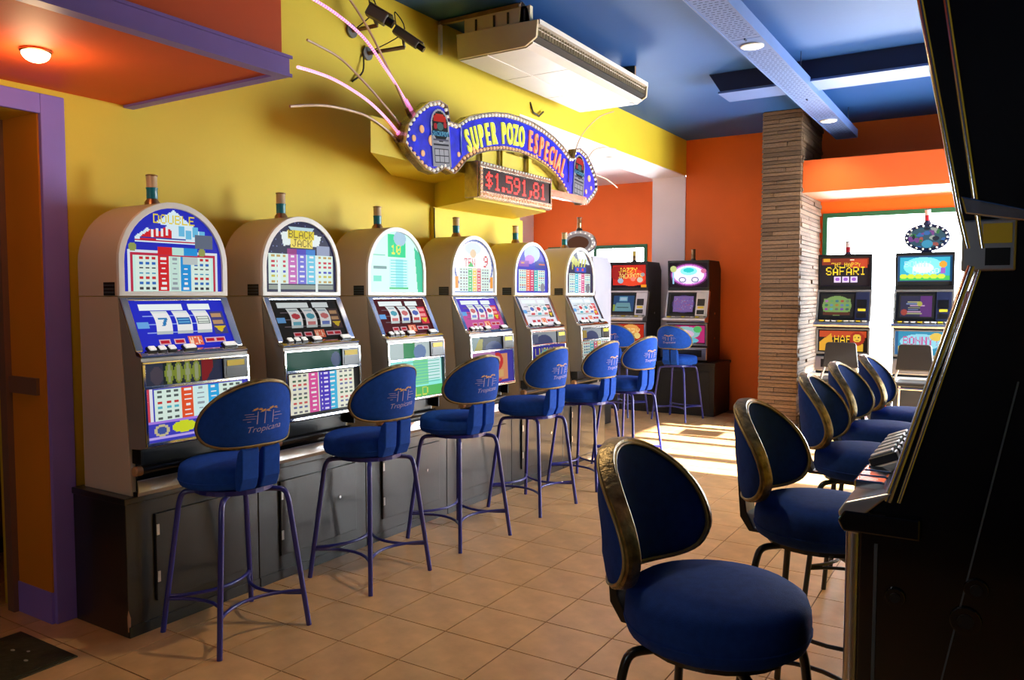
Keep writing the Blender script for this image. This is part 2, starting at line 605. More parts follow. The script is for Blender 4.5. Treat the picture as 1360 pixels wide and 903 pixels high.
# ---- far wall, recess with window behind the lintel
WX0, WX1, WZ0, WZ1 = -1.975, 1.3, 0.45, 2.555
wf = struct('wall_far', MB().box(XW, WX0, YF, YF + 0.22, 0, ZC).box(WX0, WX1, YF, YF + 0.22, 0, WZ0).box(WX0, WX1, YF, YF + 0.22, WZ1, ZC).box(WX1, XR + 0.2, YF, YF + 0.22, 0, ZC),
            'orange_paint', 'orange end wall of the hall')
struct('lintel', MB().box(-2.0, XR, 9.42, YF, 2.70, 3.06), 'lintel_paint', 'deep orange lintel box above the window', wf)
RY0, RY1, RZ0, RZ1 = 6.75, 10.44, 0.08, 2.58
struct('wall_right', MB().box(XR, XR + 0.2, YB, RY0, 0, ZC).box(XR, XR + 0.2, RY1, YF, 0, ZC).box(XR, XR + 0.2, RY0, RY1, RZ1, ZC).box(XR, XR + 0.2, RY0, RY1, 0, RZ0), 'yellow_paint')
BX0, BX1, BZ0, BZ1 = -2.15, -1.65, 1.5, 2.05
struct('wall_back', MB().box(XW - WT, BX0, YB - 0.2, YB, 0, ZC).box(BX1, XR + 0.2, YB - 0.2, YB, 0, ZC).box(BX0, BX1, YB - 0.2, YB, 0, BZ0).box(BX0, BX1, YB - 0.2, YB, BZ1, ZC), 'navy')

def window(name, x0, x1, y, z0, z1, muls, label):
    w = thing(name, label, None, (0, 0, 0))
    w['kind'] = 'structure'
    t = 0.055
    MB().box(x0, x1, y - 0.02, y + 0.08, z1 - t, z1).build('window_frame', 'green_frame', w)
    MB().box(x0, x1, y - 0.02, y + 0.08, z0, z0 + t).build('window_frame', 'green_frame', w)
    for xx in [x0, x1 - t] + [m - t / 2 for m in muls]:
        MB().box(xx, xx + t, y - 0.02, y + 0.08, z0 + t, z1 - t).build('window_frame', 'green_frame', w)
    xs = [x0] + list(muls) + [x1]
    for a, b in zip(xs[:-1], xs[1:]):
        MB().box(a + t / 2 + 0.01, b - t / 2 - 0.01, y + 0.03, y + 0.036, z0 + t, z1 - t).build('pane', 'pane_glass', w)
    return w
window('window_1', WX0, WX1, YF, WZ0, WZ1, (0.2,), 'large green framed window glaring white behind two machines')
w3 = thing('window_3', 'green framed shop window in the right wall, out of view', None, (0, 0, 0))
w3['kind'] = 'structure'
for a, b, c, d in ((RY0, RY1, RZ1 - 0.055, RZ1), (RY0, RY1, RZ0, RZ0 + 0.055), (RY0, RY0 + 0.055, RZ0 + 0.055, RZ1 - 0.055), (RY1 - 0.055, RY1, RZ0 + 0.055, RZ1 - 0.055), (7.28, 7.46, RZ0 + 0.055, RZ1 - 0.055), (8.05, 8.17, RZ0 + 0.055, RZ1 - 0.055), (9.0, 9.12, RZ0 + 0.055, RZ1 - 0.055)):
    MB().box(XR - 0.02, XR + 0.08, a, b, c, d).build('window_frame', 'green_frame', w3)
for a, b in ((RY0 + 0.055, 7.28), (7.46, 8.05), (8.17, 9.0), (9.12, RY1 - 0.055)):
    MB().box(XR + 0.03, XR + 0.036, a, b, RZ0 + 0.055, RZ1 - 0.055).build('pane', 'pane_glass', w3)
window('fill_window', BX0, BX1, YB - 0.1, BZ0, BZ1, (), 'small unseen green framed window added behind the camera for light')  # added opening, never in view: brightens the near sides of the machines
# ---- annex beyond the opening
AX0, AX1, AZ0, AZ1 = -6.75, -4.93, 0.75, 2.36
wa = struct('wall_annex', MB().box(ANX, AX0, ANY, ANY + 0.2, 0, ANZ).box(AX1, XW - WT, ANY, ANY + 0.2, 0, ANZ).box(AX0, AX1, ANY, ANY + 0.2, 0, AZ0).box(AX0, AX1, ANY, ANY + 0.2, AZ1, ANZ),
            'orange_paint', 'orange wall of the side room seen through the opening')
struct('wall_annex_side', MB().box(ANX - 0.2, ANX, 4.9, ANY + 0.2, 0, ANZ).box(ANX, XW - WT, 4.7, 4.9, 0, ANZ).box(XW - WT, XW - WT + 0.2, YF + 0.22, ANY + 0.2, 0, ANZ), 'white_paint', 'white wall of the side room')
struct('ceiling_annex', MB().box(ANX - 0.2, XW - WT, 4.7, ANY + 0.2, ANZ, ANZ + 0.1), 'white_paint')
window('window_2', AX0, AX1, ANY, AZ0, AZ1, (-5.85,), 'green framed bright window in the side room behind the machines')

# ---- door frame and hallway behind the door opening
tr = MB().box(XW - 0.001, XW + 0.022, DY1 - 0.005, DY1 + 0.105, 0, DZ + 0.085).box(XW - 0.001, XW + 0.022, DY0 - 0.105, DY0 + 0.005, 0, DZ + 0.085).box(XW - 0.001, XW + 0.022, DY0 + 0.005, DY1 - 0.005, DZ - 0.005, DZ + 0.085)
struct('trim_2', tr, 'purple_paint', 'purple painted door casing on the yellow wall', bevel=0.004)
jm = MB().box(XW - 0.36, XW + 0.0, DY1 - 0.012, DY1 - 0.004, 0.15, DZ).box(XW - 0.36, XW, DY0 + 0.004, DY0 + 0.012, 0.15, DZ)
dj = struct('door_1', jm, 'ochre_paint', 'ochre door lining of the dark doorway')
MB().box(XW - 0.36, XW + 0.0, DY1 - 0.018, DY1 - 0.004, 0, 0.15).build('plinth', 'purple_paint', dj)
MB().box(XW - 0.30, XW - 0.05, DY1 - 0.028, DY1 - 0.012, 1.08, 1.16).build('latch_rail', 'brown_paint', dj)
MB().box(XW - 0.36, XW - 0.30, DY1 - 0.04, DY1 - 0.012, 0, DZ).build('door_edge', 'brown_paint', dj)
hw = MB().box(-5.2, -5.1, -0.4, 4.6, 0, 2.9).box(-5.1, XW - WT, 2.42, 2.5, 0, 2.9).box(-5.1, XW - WT, -0.4, -0.3, 0, 2.9)
struct('wall_hallway', hw, 'brown_paint', 'dim brown hallway wall inside the doorway')
struct('baseboard_hallway', MB().box(-5.1, -5.085, -0.3, 2.42, 0, 0.09).box(-5.085, XW - WT, 2.405, 2.42, 0, 0.09), 'dark_red_wood', 'dark red baseboard in the hallway')
struct('ceiling_hallway', MB().box(-5.2, XW - WT, -0.4, 2.5, 2.6, 2.7), 'brown_paint')

# ---- dropped orange soffit over the door with purple fascia
SX, SY, SZ = -2.655, 2.395, 2.49
struct('ceiling_soffit', MB().box(XW, SX, YB, SY, SZ, ZC), 'soffit_orange', 'dropped orange ceiling box over the doorway')
fz = MB().box(SX, SX + 0.022, YB, SY + 0.022, SZ - 0.012, SZ + 0.078).box(SX + 0.022, SX + 0.032, YB, SY + 0.032, SZ + 0.066, SZ + 0.078).box(SX + 0.022, SX + 0.030, YB, SY + 0.03, SZ - 0.012, SZ + 0.002)
fz.box(XW, SX, SY, SY + 0.022, SZ - 0.012, SZ + 0.078).box(SX - 0.03, SX, YB, SY, SZ - 0.012, SZ).box(XW, SX - 0.03, SY - 0.03, SY, SZ - 0.012, SZ)
struct('trim_3', fz, 'purple_paint', 'purple fascia board along the edge of the orange soffit')

# ---- stone clad pillar: every strip is a piece
PX0, PX1, PY0 = -2.43, -2.015, 9.36
pil = struct('pillar', MB().box(PX0, PX1, PY0, YF, 0, ZC), 'stone_core', 'square pillar clad in thin rough brown stone strips')
unit = MB()
unit.add([(0, 0, 0), (1, 0, 0.08), (1, 1, 0), (0, 1, 0.05), (0.01, 0.05, 0.94), (0.99, 0.0, 1), (1, 0.98, 0.95), (0, 1, 1)],
         [(0, 3, 2, 1), (4, 5, 6, 7), (0, 1, 5, 4), (1, 2, 6, 5), (2, 3, 7, 6), (3, 0, 4, 7)])
unit_me = unit.mesh('stone_strip')
unit_me.materials.append(MATS['stone'])
def strip(x0, x1, y0, y1, z0, z1):
    o = bpy.data.objects.new('stone_strip', unit_me)
    COL.objects.link(o)
    o.parent = pil
    o.location = (x0, y0, z0)
    o.scale = (x1 - x0, y1 - y0, z1 - z0)
nz, z = 0, 0.002
while z < ZC - 0.01:
    h = min(random.uniform(0.038, 0.056), ZC - 0.002 - z)
    e = random.uniform(0.004, 0.026)
    if nz % 3 == 0:
        m = random.uniform(PX0 + 0.12, PX1 - 0.12)
        strip(PX0 - 0.012, m - 0.003, PY0 - e, PY0 + 0.02, z, z + h - 0.006)
        e = random.uniform(0.004, 0.026)
        strip(m + 0.003, PX1 + 0.012, PY0 - e, PY0 + 0.02, z, z + h - 0.006)
    else:
        strip(PX0 - 0.012, PX1 + 0.012, PY0 - e, PY0 + 0.02, z, z + h - 0.006)
    m = random.uniform(9.7, 10.2)
    e = random.uniform(0.004, 0.028)
    strip(PX1 - 0.02, PX1 + e, PY0 + 0.021, m - 0.004, z, z + h - 0.006)
    if nz % 2 == 0:
        e = random.uniform(0.004, 0.028)
        strip(PX1 - 0.02, PX1 + e, m + 0.004, YF - 0.002, z, z + h - 0.006)
    else:
        strip(PX1 - 0.02, PX1 + e * 0.6, m + 0.004, YF - 0.002, z, z + h - 0.006)
    z += h
    nz += 1

# ================================================================== LAMPS
def ceiling_dome(loc, label, r=0.050, power=4.5):
    t = thing('dome_lamp', label, 'lamp', loc)
    MB().lathe([(r * 1.12, 0), (r * 1.12, -0.008), (r, -0.012)], 24).build('lamp_ring', 'bronze', t, smooth=40)
    prof = [(r * math.cos(a), -0.012 - r * 0.72 * math.sin(a)) for a in [i * math.pi / 16 for i in range(9)]]
    prof[-1] = (0.002, prof[-1][1])
    MB().lathe(prof, 24).build('lamp_shade', 'lamp_glow', t, smooth=60)
    l = light('dome_lamp_light', 'POINT', (0, 0, -0.13), power, (1.0, 0.66, 0.34), shadow_soft_size=0.07)
    l.parent = t
    return t
ceiling_dome((-3.20, 1.66, SZ), 'glowing warm dome lamp under the orange soffit')

TZ0, TXA, TXB = 3.40, -1.775, -1.555
def downlight(y, label, power=120.0, x=(TXA + TXB) / 2, z=TZ0 - 0.001):
    t = thing('downlight', label, 'lamp', (x, y, z), 0, 'round downlights')
    MB().lathe([(0.085, 0.0), (0.085, -0.008), (0.07, -0.012)], 28).build('lamp_ring', 'white_plastic', t, smooth=40)
    MB().lathe([(0.07, -0.0121), (0.05, -0.016), (0.002, -0.018)], 28).build('lens', 'downlight_glow', t, smooth=60)
    l = light('downlight_light', 'SPOT', (0, 0, -0.03), power, (1.0, 0.76, 0.48), spot_size=R(115), spot_blend=0.8, shadow_soft_size=0.05)
    l.parent = t
    return t
downlight(6.04, 'round downlight in the blue tray, the nearer of two in view')
downlight(9.03, 'round downlight near the far end of the blue tray', 60)
downlight(3.05, 'round downlight in the blue tray above the aisle', 110)
downlight(0.1, 'round downlight in the blue tray above the entrance', 30)
t = thing('downlight', 'small round lamp in the white soffit of the opening', 'lamp', (-4.0, 8.6, OZ - 0.013), 0, 'round downlights')
MB().lathe([(0.07, 0.0), (0.07, -0.008), (0.055, -0.012)], 24).build('lamp_ring', 'white_plastic', t, smooth=40)
MB().lathe([(0.055, -0.0121), (0.04, -0.016), (0.002, -0.018)], 24).build('lens', 'downlight_glow', t, smooth=60)

# ================================================================== CEILING FITTINGS
# long perforated tray
tr = thing('ceiling_tray', 'long pale blue perforated metal tray hung under the ceiling', 'light fixture', (0, 0, 0))
ys = [-1.5, 0.02, 1.55, 3.08, 4.6, 6.07, 7.55, 9.06, 10.22]
ys = [-1.5, 0.3, 2.1, 3.9, 5.6, 7.35, 8.75, 10.2]
ys = [-1.5, 0.3, 2.1, 3.95, 5.86, 7.95, 10.15]
for a, b in zip(ys[:-1], ys[1:]):
    MB().box(TXA + 0.002, TXB - 0.002, a + 0.004, b - 0.004, TZ0, TZ0 + 0.012).build('panel', 'tray_blue', tr)
for x in (TXA - 0.01, TXB):
    MB().box(x, x + 0.01, ys[0], ys[-1], TZ0 - 0.006, TZ0 + 0.085).build('side_rail', 'tray_blue', tr)
MB().box(TXA, TXB, ys[-1], ys[-1] + 0.01, TZ0 - 0.006, TZ0 + 0.085).build('end_cap', 'tray_blue', tr)
sl = MB()
y = 3.9
k = 0
while y < 9.9:
    near_lamp = min(abs(y - q) for q in (6.04, 9.03)) < 0.14
    near_joint = min(abs(y - q) for q in ys) < 0.05
    if not near_lamp and not near_joint:
        for i in range(5):
            x = TXA + 0.018 + i * 0.0385 + (0.012 if k % 2 else 0)
            sl.box(x, x + 0.024, y, y + 0.007, TZ0 - 0.0008, TZ0 + 0.002)
    y += 0.042
    k += 1
tag(sl.build('perforation', 'slot_dark', tr), kind='stuff')
for y in ys[1:-1]:
    MB().box((TXA + TXB) / 2 - 0.006, (TXA + TXB) / 2 + 0.006, y - 0.02, y + 0.02, TZ0 - 0.012, TZ0 - 0.001).build('clip', 'slot_dark', tr)
for y in (0.5, 3.2, 5.3, 7.2, 9.6):
    for x in (TXA + 0.01, TXB - 0.01):
        MB().tube([(x, y, TZ0 + 0.05), (x, y, ZC)], 0.004, 6).build('hanger', 'slot_dark', tr)
# cross trough: the navy of its sides is shade put into the colour
ct = thing('ceiling_trough', 'wide trough with shade-dark navy sides and pale blue lip crossing under the ceiling', 'light fixture', (0, 0, 0))
CY0, CY1, CZ = 7.50, 7.86, 3.447
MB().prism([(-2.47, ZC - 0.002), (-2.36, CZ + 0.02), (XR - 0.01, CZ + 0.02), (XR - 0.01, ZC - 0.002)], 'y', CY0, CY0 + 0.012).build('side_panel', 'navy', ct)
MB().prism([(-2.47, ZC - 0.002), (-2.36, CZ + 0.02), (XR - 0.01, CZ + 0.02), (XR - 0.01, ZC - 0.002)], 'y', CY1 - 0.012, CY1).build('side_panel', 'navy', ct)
for a, b in ((-2.38, -0.62), (-0.616, 0.6), (0.604, XR - 0.01)):
    MB().box(a, b, CY0 - 0.006, CY1 + 0.006, CZ, CZ + 0.02).build('lip_panel', 'tray_blue', ct)

# ---- air conditioner
ac = thing('air_conditioner', 'white ceiling-hung air conditioner with open front grille', 'air conditioner', (0, 0, 0))
AY0, AY1 = 4.9, 6.92
prof = [(-3.55, 3.49), (-2.85, 3.478), (-2.862, 3.359), (-2.953, 3.307), (-3.54, 3.305)]
for y0, y1, nm in ((AY0 - 0.004, AY0 + 0.02, 'end_panel'), (AY1 - 0.02, AY1 + 0.004, 'end_panel')):
    MB().prism(prof, 'y', y0, y1).build(nm, 'ac_side', ac, bevel=0.004)
MB().prism([(-3.54, 3.485), (-2.90, 3.474), (-2.925, 3.345), (-2.97, 3.312), (-3.53, 3.312)], 'y', AY0 + 0.02, AY1 - 0.02).build('body', 'ac_dark', ac)
for a, b, s in ((AY0 + 0.021, 5.55, 0), (5.556, 6.25, 0), (6.256, AY1 - 0.021, 0)):
    MB().box(-3.28, -2.953, a, b, 3.301, 3.312).build('bottom_panel', 'ac_white', ac, bevel=0.003)
    MB().box(-3.54, -3.286, a, b, 3.299, 3.312).build('bottom_panel', 'ac_white', ac, bevel=0.003)
MB().prism([(-2.97, 3.487), (-2.842, 3.484), (-2.842, 3.45), (-2.90, 3.455)], 'y', AY0 + 0.02, AY1 - 0.02).build('top_lip', 'ac_white', ac)
MB().prism([(-2.90, 3.325), (-2.90, 3.338), (-2.953, 3.312), (-2.953, 3.301)], 'y', AY0 + 0.02, AY1 - 0.02).build('lower_lip', 'ac_white', ac)
n_f = 46
fin = MB().box(-0.03, 0.0, -0.004, 0.004, 0.0, 0.062)
fin_me = fin.mesh('fin')
fin_me.materials.append(MATS['ac_fin'])
for i in range(n_f):
    o = bpy.data.objects.new('fin', fin_me)
    COL.objects.link(o)
    o.parent = ac
    o.location = (-2.872, AY0 + 0.05 + (AY1 - AY0 - 0.1) * i / (n_f - 1), 3.388)
    o.rotation_euler = (random.uniform(-0.12, 0.12), 0, 0.3)
for z in (3.425,):
    MB().box(-2.884, -2.874, AY0 + 0.02, AY1 - 0.02, z, z + 0.004).build('grille_bar', 'ac_white', ac)
MB().prism([(-2.93, 3.335), (-2.868, 3.372), (-2.872, 3.38), (-2.937, 3.342)], 'y', AY0 + 0.03, AY1 - 0.03).build('louvre', 'ac_dark', ac)
MB().box(-2.99, -2.955, AY1 - 0.12, AY1 - 0.06, 3.298, 3.302).build('badge', 'camera_grey', ac)
mb = MB().box(-3.74, -3.02, AY0 + 0.02, AY0 + 0.05, 3.60, 3.625).box(-3.74, -3.02, AY0 + 0.05, AY0 + 0.09, 3.615, ZC)
mb.build('mount_bracket', 'rust_metal', ac)
MB().box(-3.74, -3.715, AY0 + 0.02, AY0 + 0.045, 3.38, 3.62).build('mount_bracket', 'white_plastic', ac)
MB().box(-3.50, -2.93, AY0 + 0.03, AY0 + 0.07, 3.49, 3.60).build('rear_housing', 'ac_side', ac)
for x in (-3.40, -3.24, -3.12, -2.98):
    MB().box(x, x + 0.014, AY0 + 0.022, AY0 + 0.032, 3.50, 3.58).build('slot', 'cable', ac)
MB().prism([(-3.02, 3.485), (-2.93, 3.485), (-2.95, 3.58), (-3.0, ZC)], 'y', AY0 + 0.03, AY0 + 0.05).build('mount_bracket', 'camera_grey', ac)
MB().box(-3.1, -2.95, AY1 - 0.08, AY1 - 0.05, 3.478, ZC).build('mount_bracket', 'rust_metal', ac)
# little wall bracket under the unit
b1 = thing('wall_hook', 'small dark metal hook bracket on the yellow wall below the air conditioner', 'bracket', (XW, 6.42, 3.2))
MB().tube([(0.0, -0.09, 0.11), (0.02, -0.07, 0.02), (0.03, 0.02, 0.0), (0.02, 0.12, 0.06)], 0.009, 6).build('hook', 'cable', b1)

# ================================================================== LEFT ROW OF SLOT MACHINES
STX, STZ = -3.31, 0.64
stand_y = [2.035, 2.775, 3.60, 4.43, 5.29, 6.15, 7.02]
stand_words = ['nearest the purple doorway', 'second from the purple doorway', 'third from the purple doorway', 'fourth from the purple doorway', 'fifth from the purple doorway', 'farthest from the purple doorway']
for i in range(6):
    a, b = stand_y[i], stand_y[i + 1]
    t = thing('machine_stand', 'black base cabinet under the arched slot machines, ' + stand_words[i], 'cabinet', (STX, (a + b) / 2, 0), 0, 'base cabinets of the left row')
    w = (b - a) / 2
    MB().box(XW - STX + 0.03, 0, -w + 0.002, w - 0.002, 0, STZ - 0.03).build('body', 'black_wood', t, bevel=0.003)
    d = MB().box(0.001, 0.014, -w + 0.14, w - 0.10, 0.13, STZ - 0.10).build('door', 'black_wood', t, bevel=0.003)
    MB().disc((0.014, w - 0.24, 0.36), (0, 1, 0), (0, 0, 1), (1, 0, 0), 0.010, 0, 0.005, 12).build('lock', 'chrome', d)
    for zz in (0.22, 0.44):
        MB().box(0.014, 0.018, -w + 0.142, -w + 0.156, zz, zz + 0.05).build('hinge', 'chrome_soft', d)
    MB().box(0.0005, 0.006, -w + 0.005, w - 0.005, 0.0, 0.05).build('kick_strip', 'black_wood', t)
    if i == 0:
        MB().add([(0.001, -w - 0.001, 0.03), (0.001, -w + 0.012, 0.025), (0.0012, -w + 0.014, 0.09), (0.001, -w + 0.003, 0.13), (-0.004, -w - 0.001, 0.10)],
                 [(0, 1, 2, 3), (0, 3, 4)]).build('chipped_corner', 'wood_fleck', t)
tag(MB().box(XW + 0.035, STX + 0.012, stand_y[0] - 0.008, stand_y[-1] + 0.008, STZ - 0.03, STZ).build('stand_worktop', 'black_wood', bevel=0.004),
    'long black worktop carrying the six arched slot machines', 'worktop')

def paytable(cv, x0, y0, x1, y1, cols, rows, dark=(60, 70, 90), paper=(226, 240, 236), seed=3, sym=((200, 40, 50), (40, 110, 190), (60, 60, 70), (60, 150, 190))):
    g = np.random.default_rng(seed)
    cv.rect(x0, y0, x1, y1, paper)
    W = x1 - x0
    side = W * 0.28
    cw = (W - 2 * side) / len(cols)
    rh = (y1 - y0) / rows
    for r in range(rows):
        c = sym[r % len(sym)]
        for sx in (x0, x1 - side):
            for k in range(3):
                xx = sx + side * (0.14 + 0.30 * k)
                cv.rect(xx, y0 + r * rh + rh * 0.25, xx + side * 0.17, y0 + r * rh + rh * 0.7, c)
    for k, c in enumerate(cols):
        xa = x0 + side + k * cw
        cv.rect(xa + 0.4, y0, xa + cw - 0.4, y1, c)
        for r in range(rows):
            ww = g.uniform(0.3, 0.6) * cw
            cv.rect(xa + (cw - ww) / 2, y0 + r * rh + rh * 0.3, xa + (cw + ww) / 2, y0 + r * rh + rh * 0.65, (240, 244, 246) if sum(c) < 620 else (150, 160, 170))
    return cv

TW, TH = 84, 66
def top_art(i):
    if i == 0:
        c = Cv(TW, TH, (34, 44, 190))
        c.poly([(10, 24), (42, 2), (74, 24), (74, 28), (10, 28)], (226, 240, 250))
        c.poly([(14, 24), (30, 13), (40, 18), (40, 25), (14, 26)], (210, 30, 40))
        c.poly([(18, 17), (26, 13), (37, 14), (30, 19)], (40, 50, 190))
        for k in range(4):
            c.rect(23 + k * 4, 18 - k * .5, 25 + k * 4, 24 - k * .5, (240, 240, 240))
            c.rect(46 + k * 6, 14 + (k % 2) * 3, 51 + k * 6, 22 + (k % 2) * 2, (110, 196, 232))
        c.text('DOUBLE', 25, 6, (236, 214, 40), 1)
        c.rect(10, 26, 60, 27, (190, 30, 60)).rect(14, 24.5, 52, 25.5, (40, 50, 160))
        c.rect(60, 20, 76, 31, (92, 104, 130))
        c.rect(4, 34, 80, 66, (226, 232, 244)).rect(6, 36, 78, 66, (190, 40, 70)).rect(8, 38, 76, 66, (206, 240, 236))
        c.rect(28, 31, 40, 37, (214, 34, 44)).rect(40, 31, 50, 37, (196, 232, 228)).rect(50, 31, 62, 37, (30, 150, 226))
        paytable(c, 10, 38, 74, 65, [(214, 34, 44), (206, 236, 226), (30, 150, 226)], 7, seed=1)
        c.rect(49, 38, 62, 44, (196, 206, 200))
        c.ell(8, 32, 3, 3, (150, 160, 90)).ell(66, 34, 3, 3, (150, 160, 90))
    elif i == 1:
        c = Cv(TW, TH, (22, 24, 62))
        g = np.random.default_rng(5)
        for k in range(60):
            x, y = g.uniform(0, TW), g.uniform(0, 34)
            c.rect(x, y, x + 1, y + 1, (120, 130, 190))
        c.poly([(26, 6), (58, 6), (54, 9), (30, 9)], (196, 220, 236))
        c.poly([(18, 12), (27, 10), (31, 22), (21, 24)], (238, 240, 240)).poly([(57, 12), (66, 13), (62, 24), (53, 22)], (238, 240, 240))
        c.rect(26, 9, 57, 17, (236, 208, 30)).rect(29, 17, 55, 25, (240, 226, 100))
        c.text('BLACK', 27.5, 9.5, (110, 84, 10), 1).text('JACK', 31, 17.5, (120, 96, 20), 1)
        c.rect(60, 22, 76, 33, (150, 164, 190))
        c.rect(25, 26, 36, 31, (150, 40, 130)).rect(36, 26, 47, 31, (70, 60, 190)).rect(47, 26, 58, 31, (40, 130, 210))
        paytable(c, 4, 31, 80, 58, [(206, 110, 190), (120, 120, 220), (110, 206, 236)], 6, seed=2, sym=((190, 160, 70), (206, 40, 60), (206, 40, 60), (60, 70, 190), (200, 196, 50)))
        c.rect(4, 59, 80, 63, (150, 160, 150)).rect(14, 34, 17, 66, (236, 246, 240)).rect(58, 34, 61, 66, (236, 246, 240))
    elif i == 2:
        c = Cv(TW, TH, (206, 246, 232))  # near-white green ground imitates window glare on this glass
        c.rect(28, 4, 56, 28, (40, 206, 140)).ell(47, 8, 10, 8, (160, 196, 216)).text('10', 33, 15, (226, 226, 70), 1.4)
        c.rect(30, 30, 60, 62, (196, 242, 244)).rect(40, 30, 52, 62, (150, 222, 236))
        for r in range(10):
            c.rect(32, 31 + r * 3, 58, 32 + r * 3, (120, 206, 206))
        c.poly([(70, 16), (84, 26), (84, 66), (76, 66)], (60, 196, 150)).rect(6, 38, 26, 41, (120, 150, 150)).rect(6, 26, 24, 27, (120, 190, 170))
        c.rect(6, 48, 18, 54, (120, 216, 190)).rect(30, 60, 60, 62, (90, 190, 130))
    elif i == 3:
        c = Cv(TW, TH, (246, 246, 240))
        c.ring(42, 34, 40, 33, 0.06, (90, 110, 190))
        c.ell(40, 12, 16, 7, (222, 232, 240)).ell(40, 18, 6, 5, (236, 206, 160))
        c.text('TEN', 22, 24, (214, 40, 50), 1.3, 1.4).text('9', 62, 20, (214, 40, 50), 1.8, 2)
        c.poly([(30, 34), (36, 28), (42, 34)], (60, 190, 90))
        paytable(c, 12, 36, 74, 64, [(60, 196, 100), (246, 200, 60), (226, 70, 84)], 8, seed=4, sym=((130, 90, 90), (110, 110, 140), (120, 120, 130)))
        c.rect(4, 46, 10, 60, (240, 160, 40)).rect(76, 46, 82, 60, (240, 160, 40)).rect(2, 64, 82, 66, (110, 140, 206))
    elif i == 4:
        c = Cv(TW, TH, (66, 60, 200))
        c.ell(42, 12, 20, 12, (196, 216, 240)).ell(36, 20, 12, 6, (206, 130, 220))
        c.rect(8, 22, 34, 30, (150, 90, 190)).rect(50, 22, 78, 32, (60, 70, 170)).rect(14, 24, 22, 26, (226, 160, 90)).rect(60, 25, 76, 27, (220, 120, 90))
        paytable(c, 8, 34, 76, 63, [(240, 120, 90), (220, 60, 120), (60, 196, 190)], 9, seed=5, sym=((200, 120, 110), (120, 120, 200), (110, 190, 200)))
        c.ell(70, 58, 6, 6, (150, 150, 160))
    else:
        c = Cv(TW, TH, (38, 36, 72))
        c.poly([(30, 2), (56, 2), (74, 22), (40, 20)], (226, 232, 230)).poly([(20, 8), (40, 20), (30, 26), (14, 18)], (196, 190, 70))
        for k in range(5):
            c.poly([(18 + k * 10, 14), (23 + k * 10, 14), (20 + k * 9, 30), (17 + k * 9, 30)], (206, 206, 70))
        c.rect(26, 26, 62, 34, (34, 60, 190)).rect(32, 28, 38, 32, (226, 60, 70)).rect(48, 28, 54, 32, (226, 60, 70))
        paytable(c, 8, 36, 76, 65, [(90, 206, 220), (240, 236, 244), (226, 90, 150)], 8, seed=6, sym=((150, 80, 110), (90, 110, 190), (90, 170, 190)))
        c.ell(68, 58, 7, 7, (130, 130, 140))
    # arch outline
    for y in range(TH):
        for x in range(TW):
            px = (x + 0.5) / TW * 0.53 - 0.265
            pz = 0.92 + (1 - (y + 0.5) / TH) * 0.402
            if pz > 1.055 and px * px + (pz - 1.055) ** 2 > 0.2655 ** 2:
                c.m[y, x] = False
    return c

def reel_art(i):
    base = [(30, 40, 206), (20, 16, 22), (70, 10, 18), (84, 66, 206), (236, 236, 246), (226, 232, 240)][i]
    c = Cv(78, 46, base)
    if i == 3:
        c.rect(0, 20, 78, 46, (206, 90, 160))
    glow = (246, 250, 255)
    c.rect(7, 3, 42, 9, glow).rect(47, 3, 66, 9, glow)
    for y in (14, 22, 30):
        c.rect(8, y, 62, y + 1, (150, 170, 240) if i == 0 else (120, 110, 120))
    c.rect(2, 20, 11, 26, (110, 170, 230))
    pc = (60, 66, 130) if i == 0 else ((214, 40, 60) if i in (2, 5, 3) else (70, 50, 50))
    c.rect(64, 11, 76, 34, pc)
    for k in range(2):
        c.rect(65.5, 13 + k * 7, 74.5, 17 + k * 7, (190, 150, 110) if i < 2 else (246, 160, 160))
    c.poly([(65, 26), (75, 26), (70, 33)], (226, 196, 30))
    for x in (15, 27, 53, 62):
        c.rect(x, 37, x + 9, 42, (226, 180, 190)).rect(x + 1, 38, x + 8, 41, (196, 24, 40))
    c.rect(39, 35, 51, 44, (236, 110, 70)).text('WIN', 40, 36, (250, 220, 190), 0.6, 1)
    return c
def reel_strip(i, k):
    c = Cv(14, 26, (240, 244, 246))
    if i == 0 and k == 0:
        c.rect(3, 9, 11, 11.5, (40, 130, 190)).poly([(8, 11), (11, 11), (8, 18), (5, 18)], (40, 130, 190))
    elif i == 0 and k == 1:
        c.rect(1, 9, 13, 17, (40, 110, 180)).rect(2, 11, 12, 12, (120, 190, 230)).rect(2, 14, 12, 15, (120, 190, 230))
    elif i == 0:
        c.rect(1, 8, 13, 17, (130, 140, 136)).rect(2, 9, 12, 11, (236, 240, 236)).rect(2, 12, 12, 14, (236, 240, 236)).rect(2, 15, 12, 16, (236, 240, 236))
    else:
        cs = [(90, 110, 190), (206, 60, 70), (80, 170, 190), (214, 120, 120)]
        c.ell(7, 12, 5, 4, cs[(i + k) % 4]).rect(2, 19, 12, 23, cs[(i + k + 1) % 4]).rect(2, 2, 12, 5, (170, 190, 200))
    c.rect(0, 0, 14, 3, (222, 232, 236)).rect(0, 23, 14, 26, (196, 206, 206))
    return c
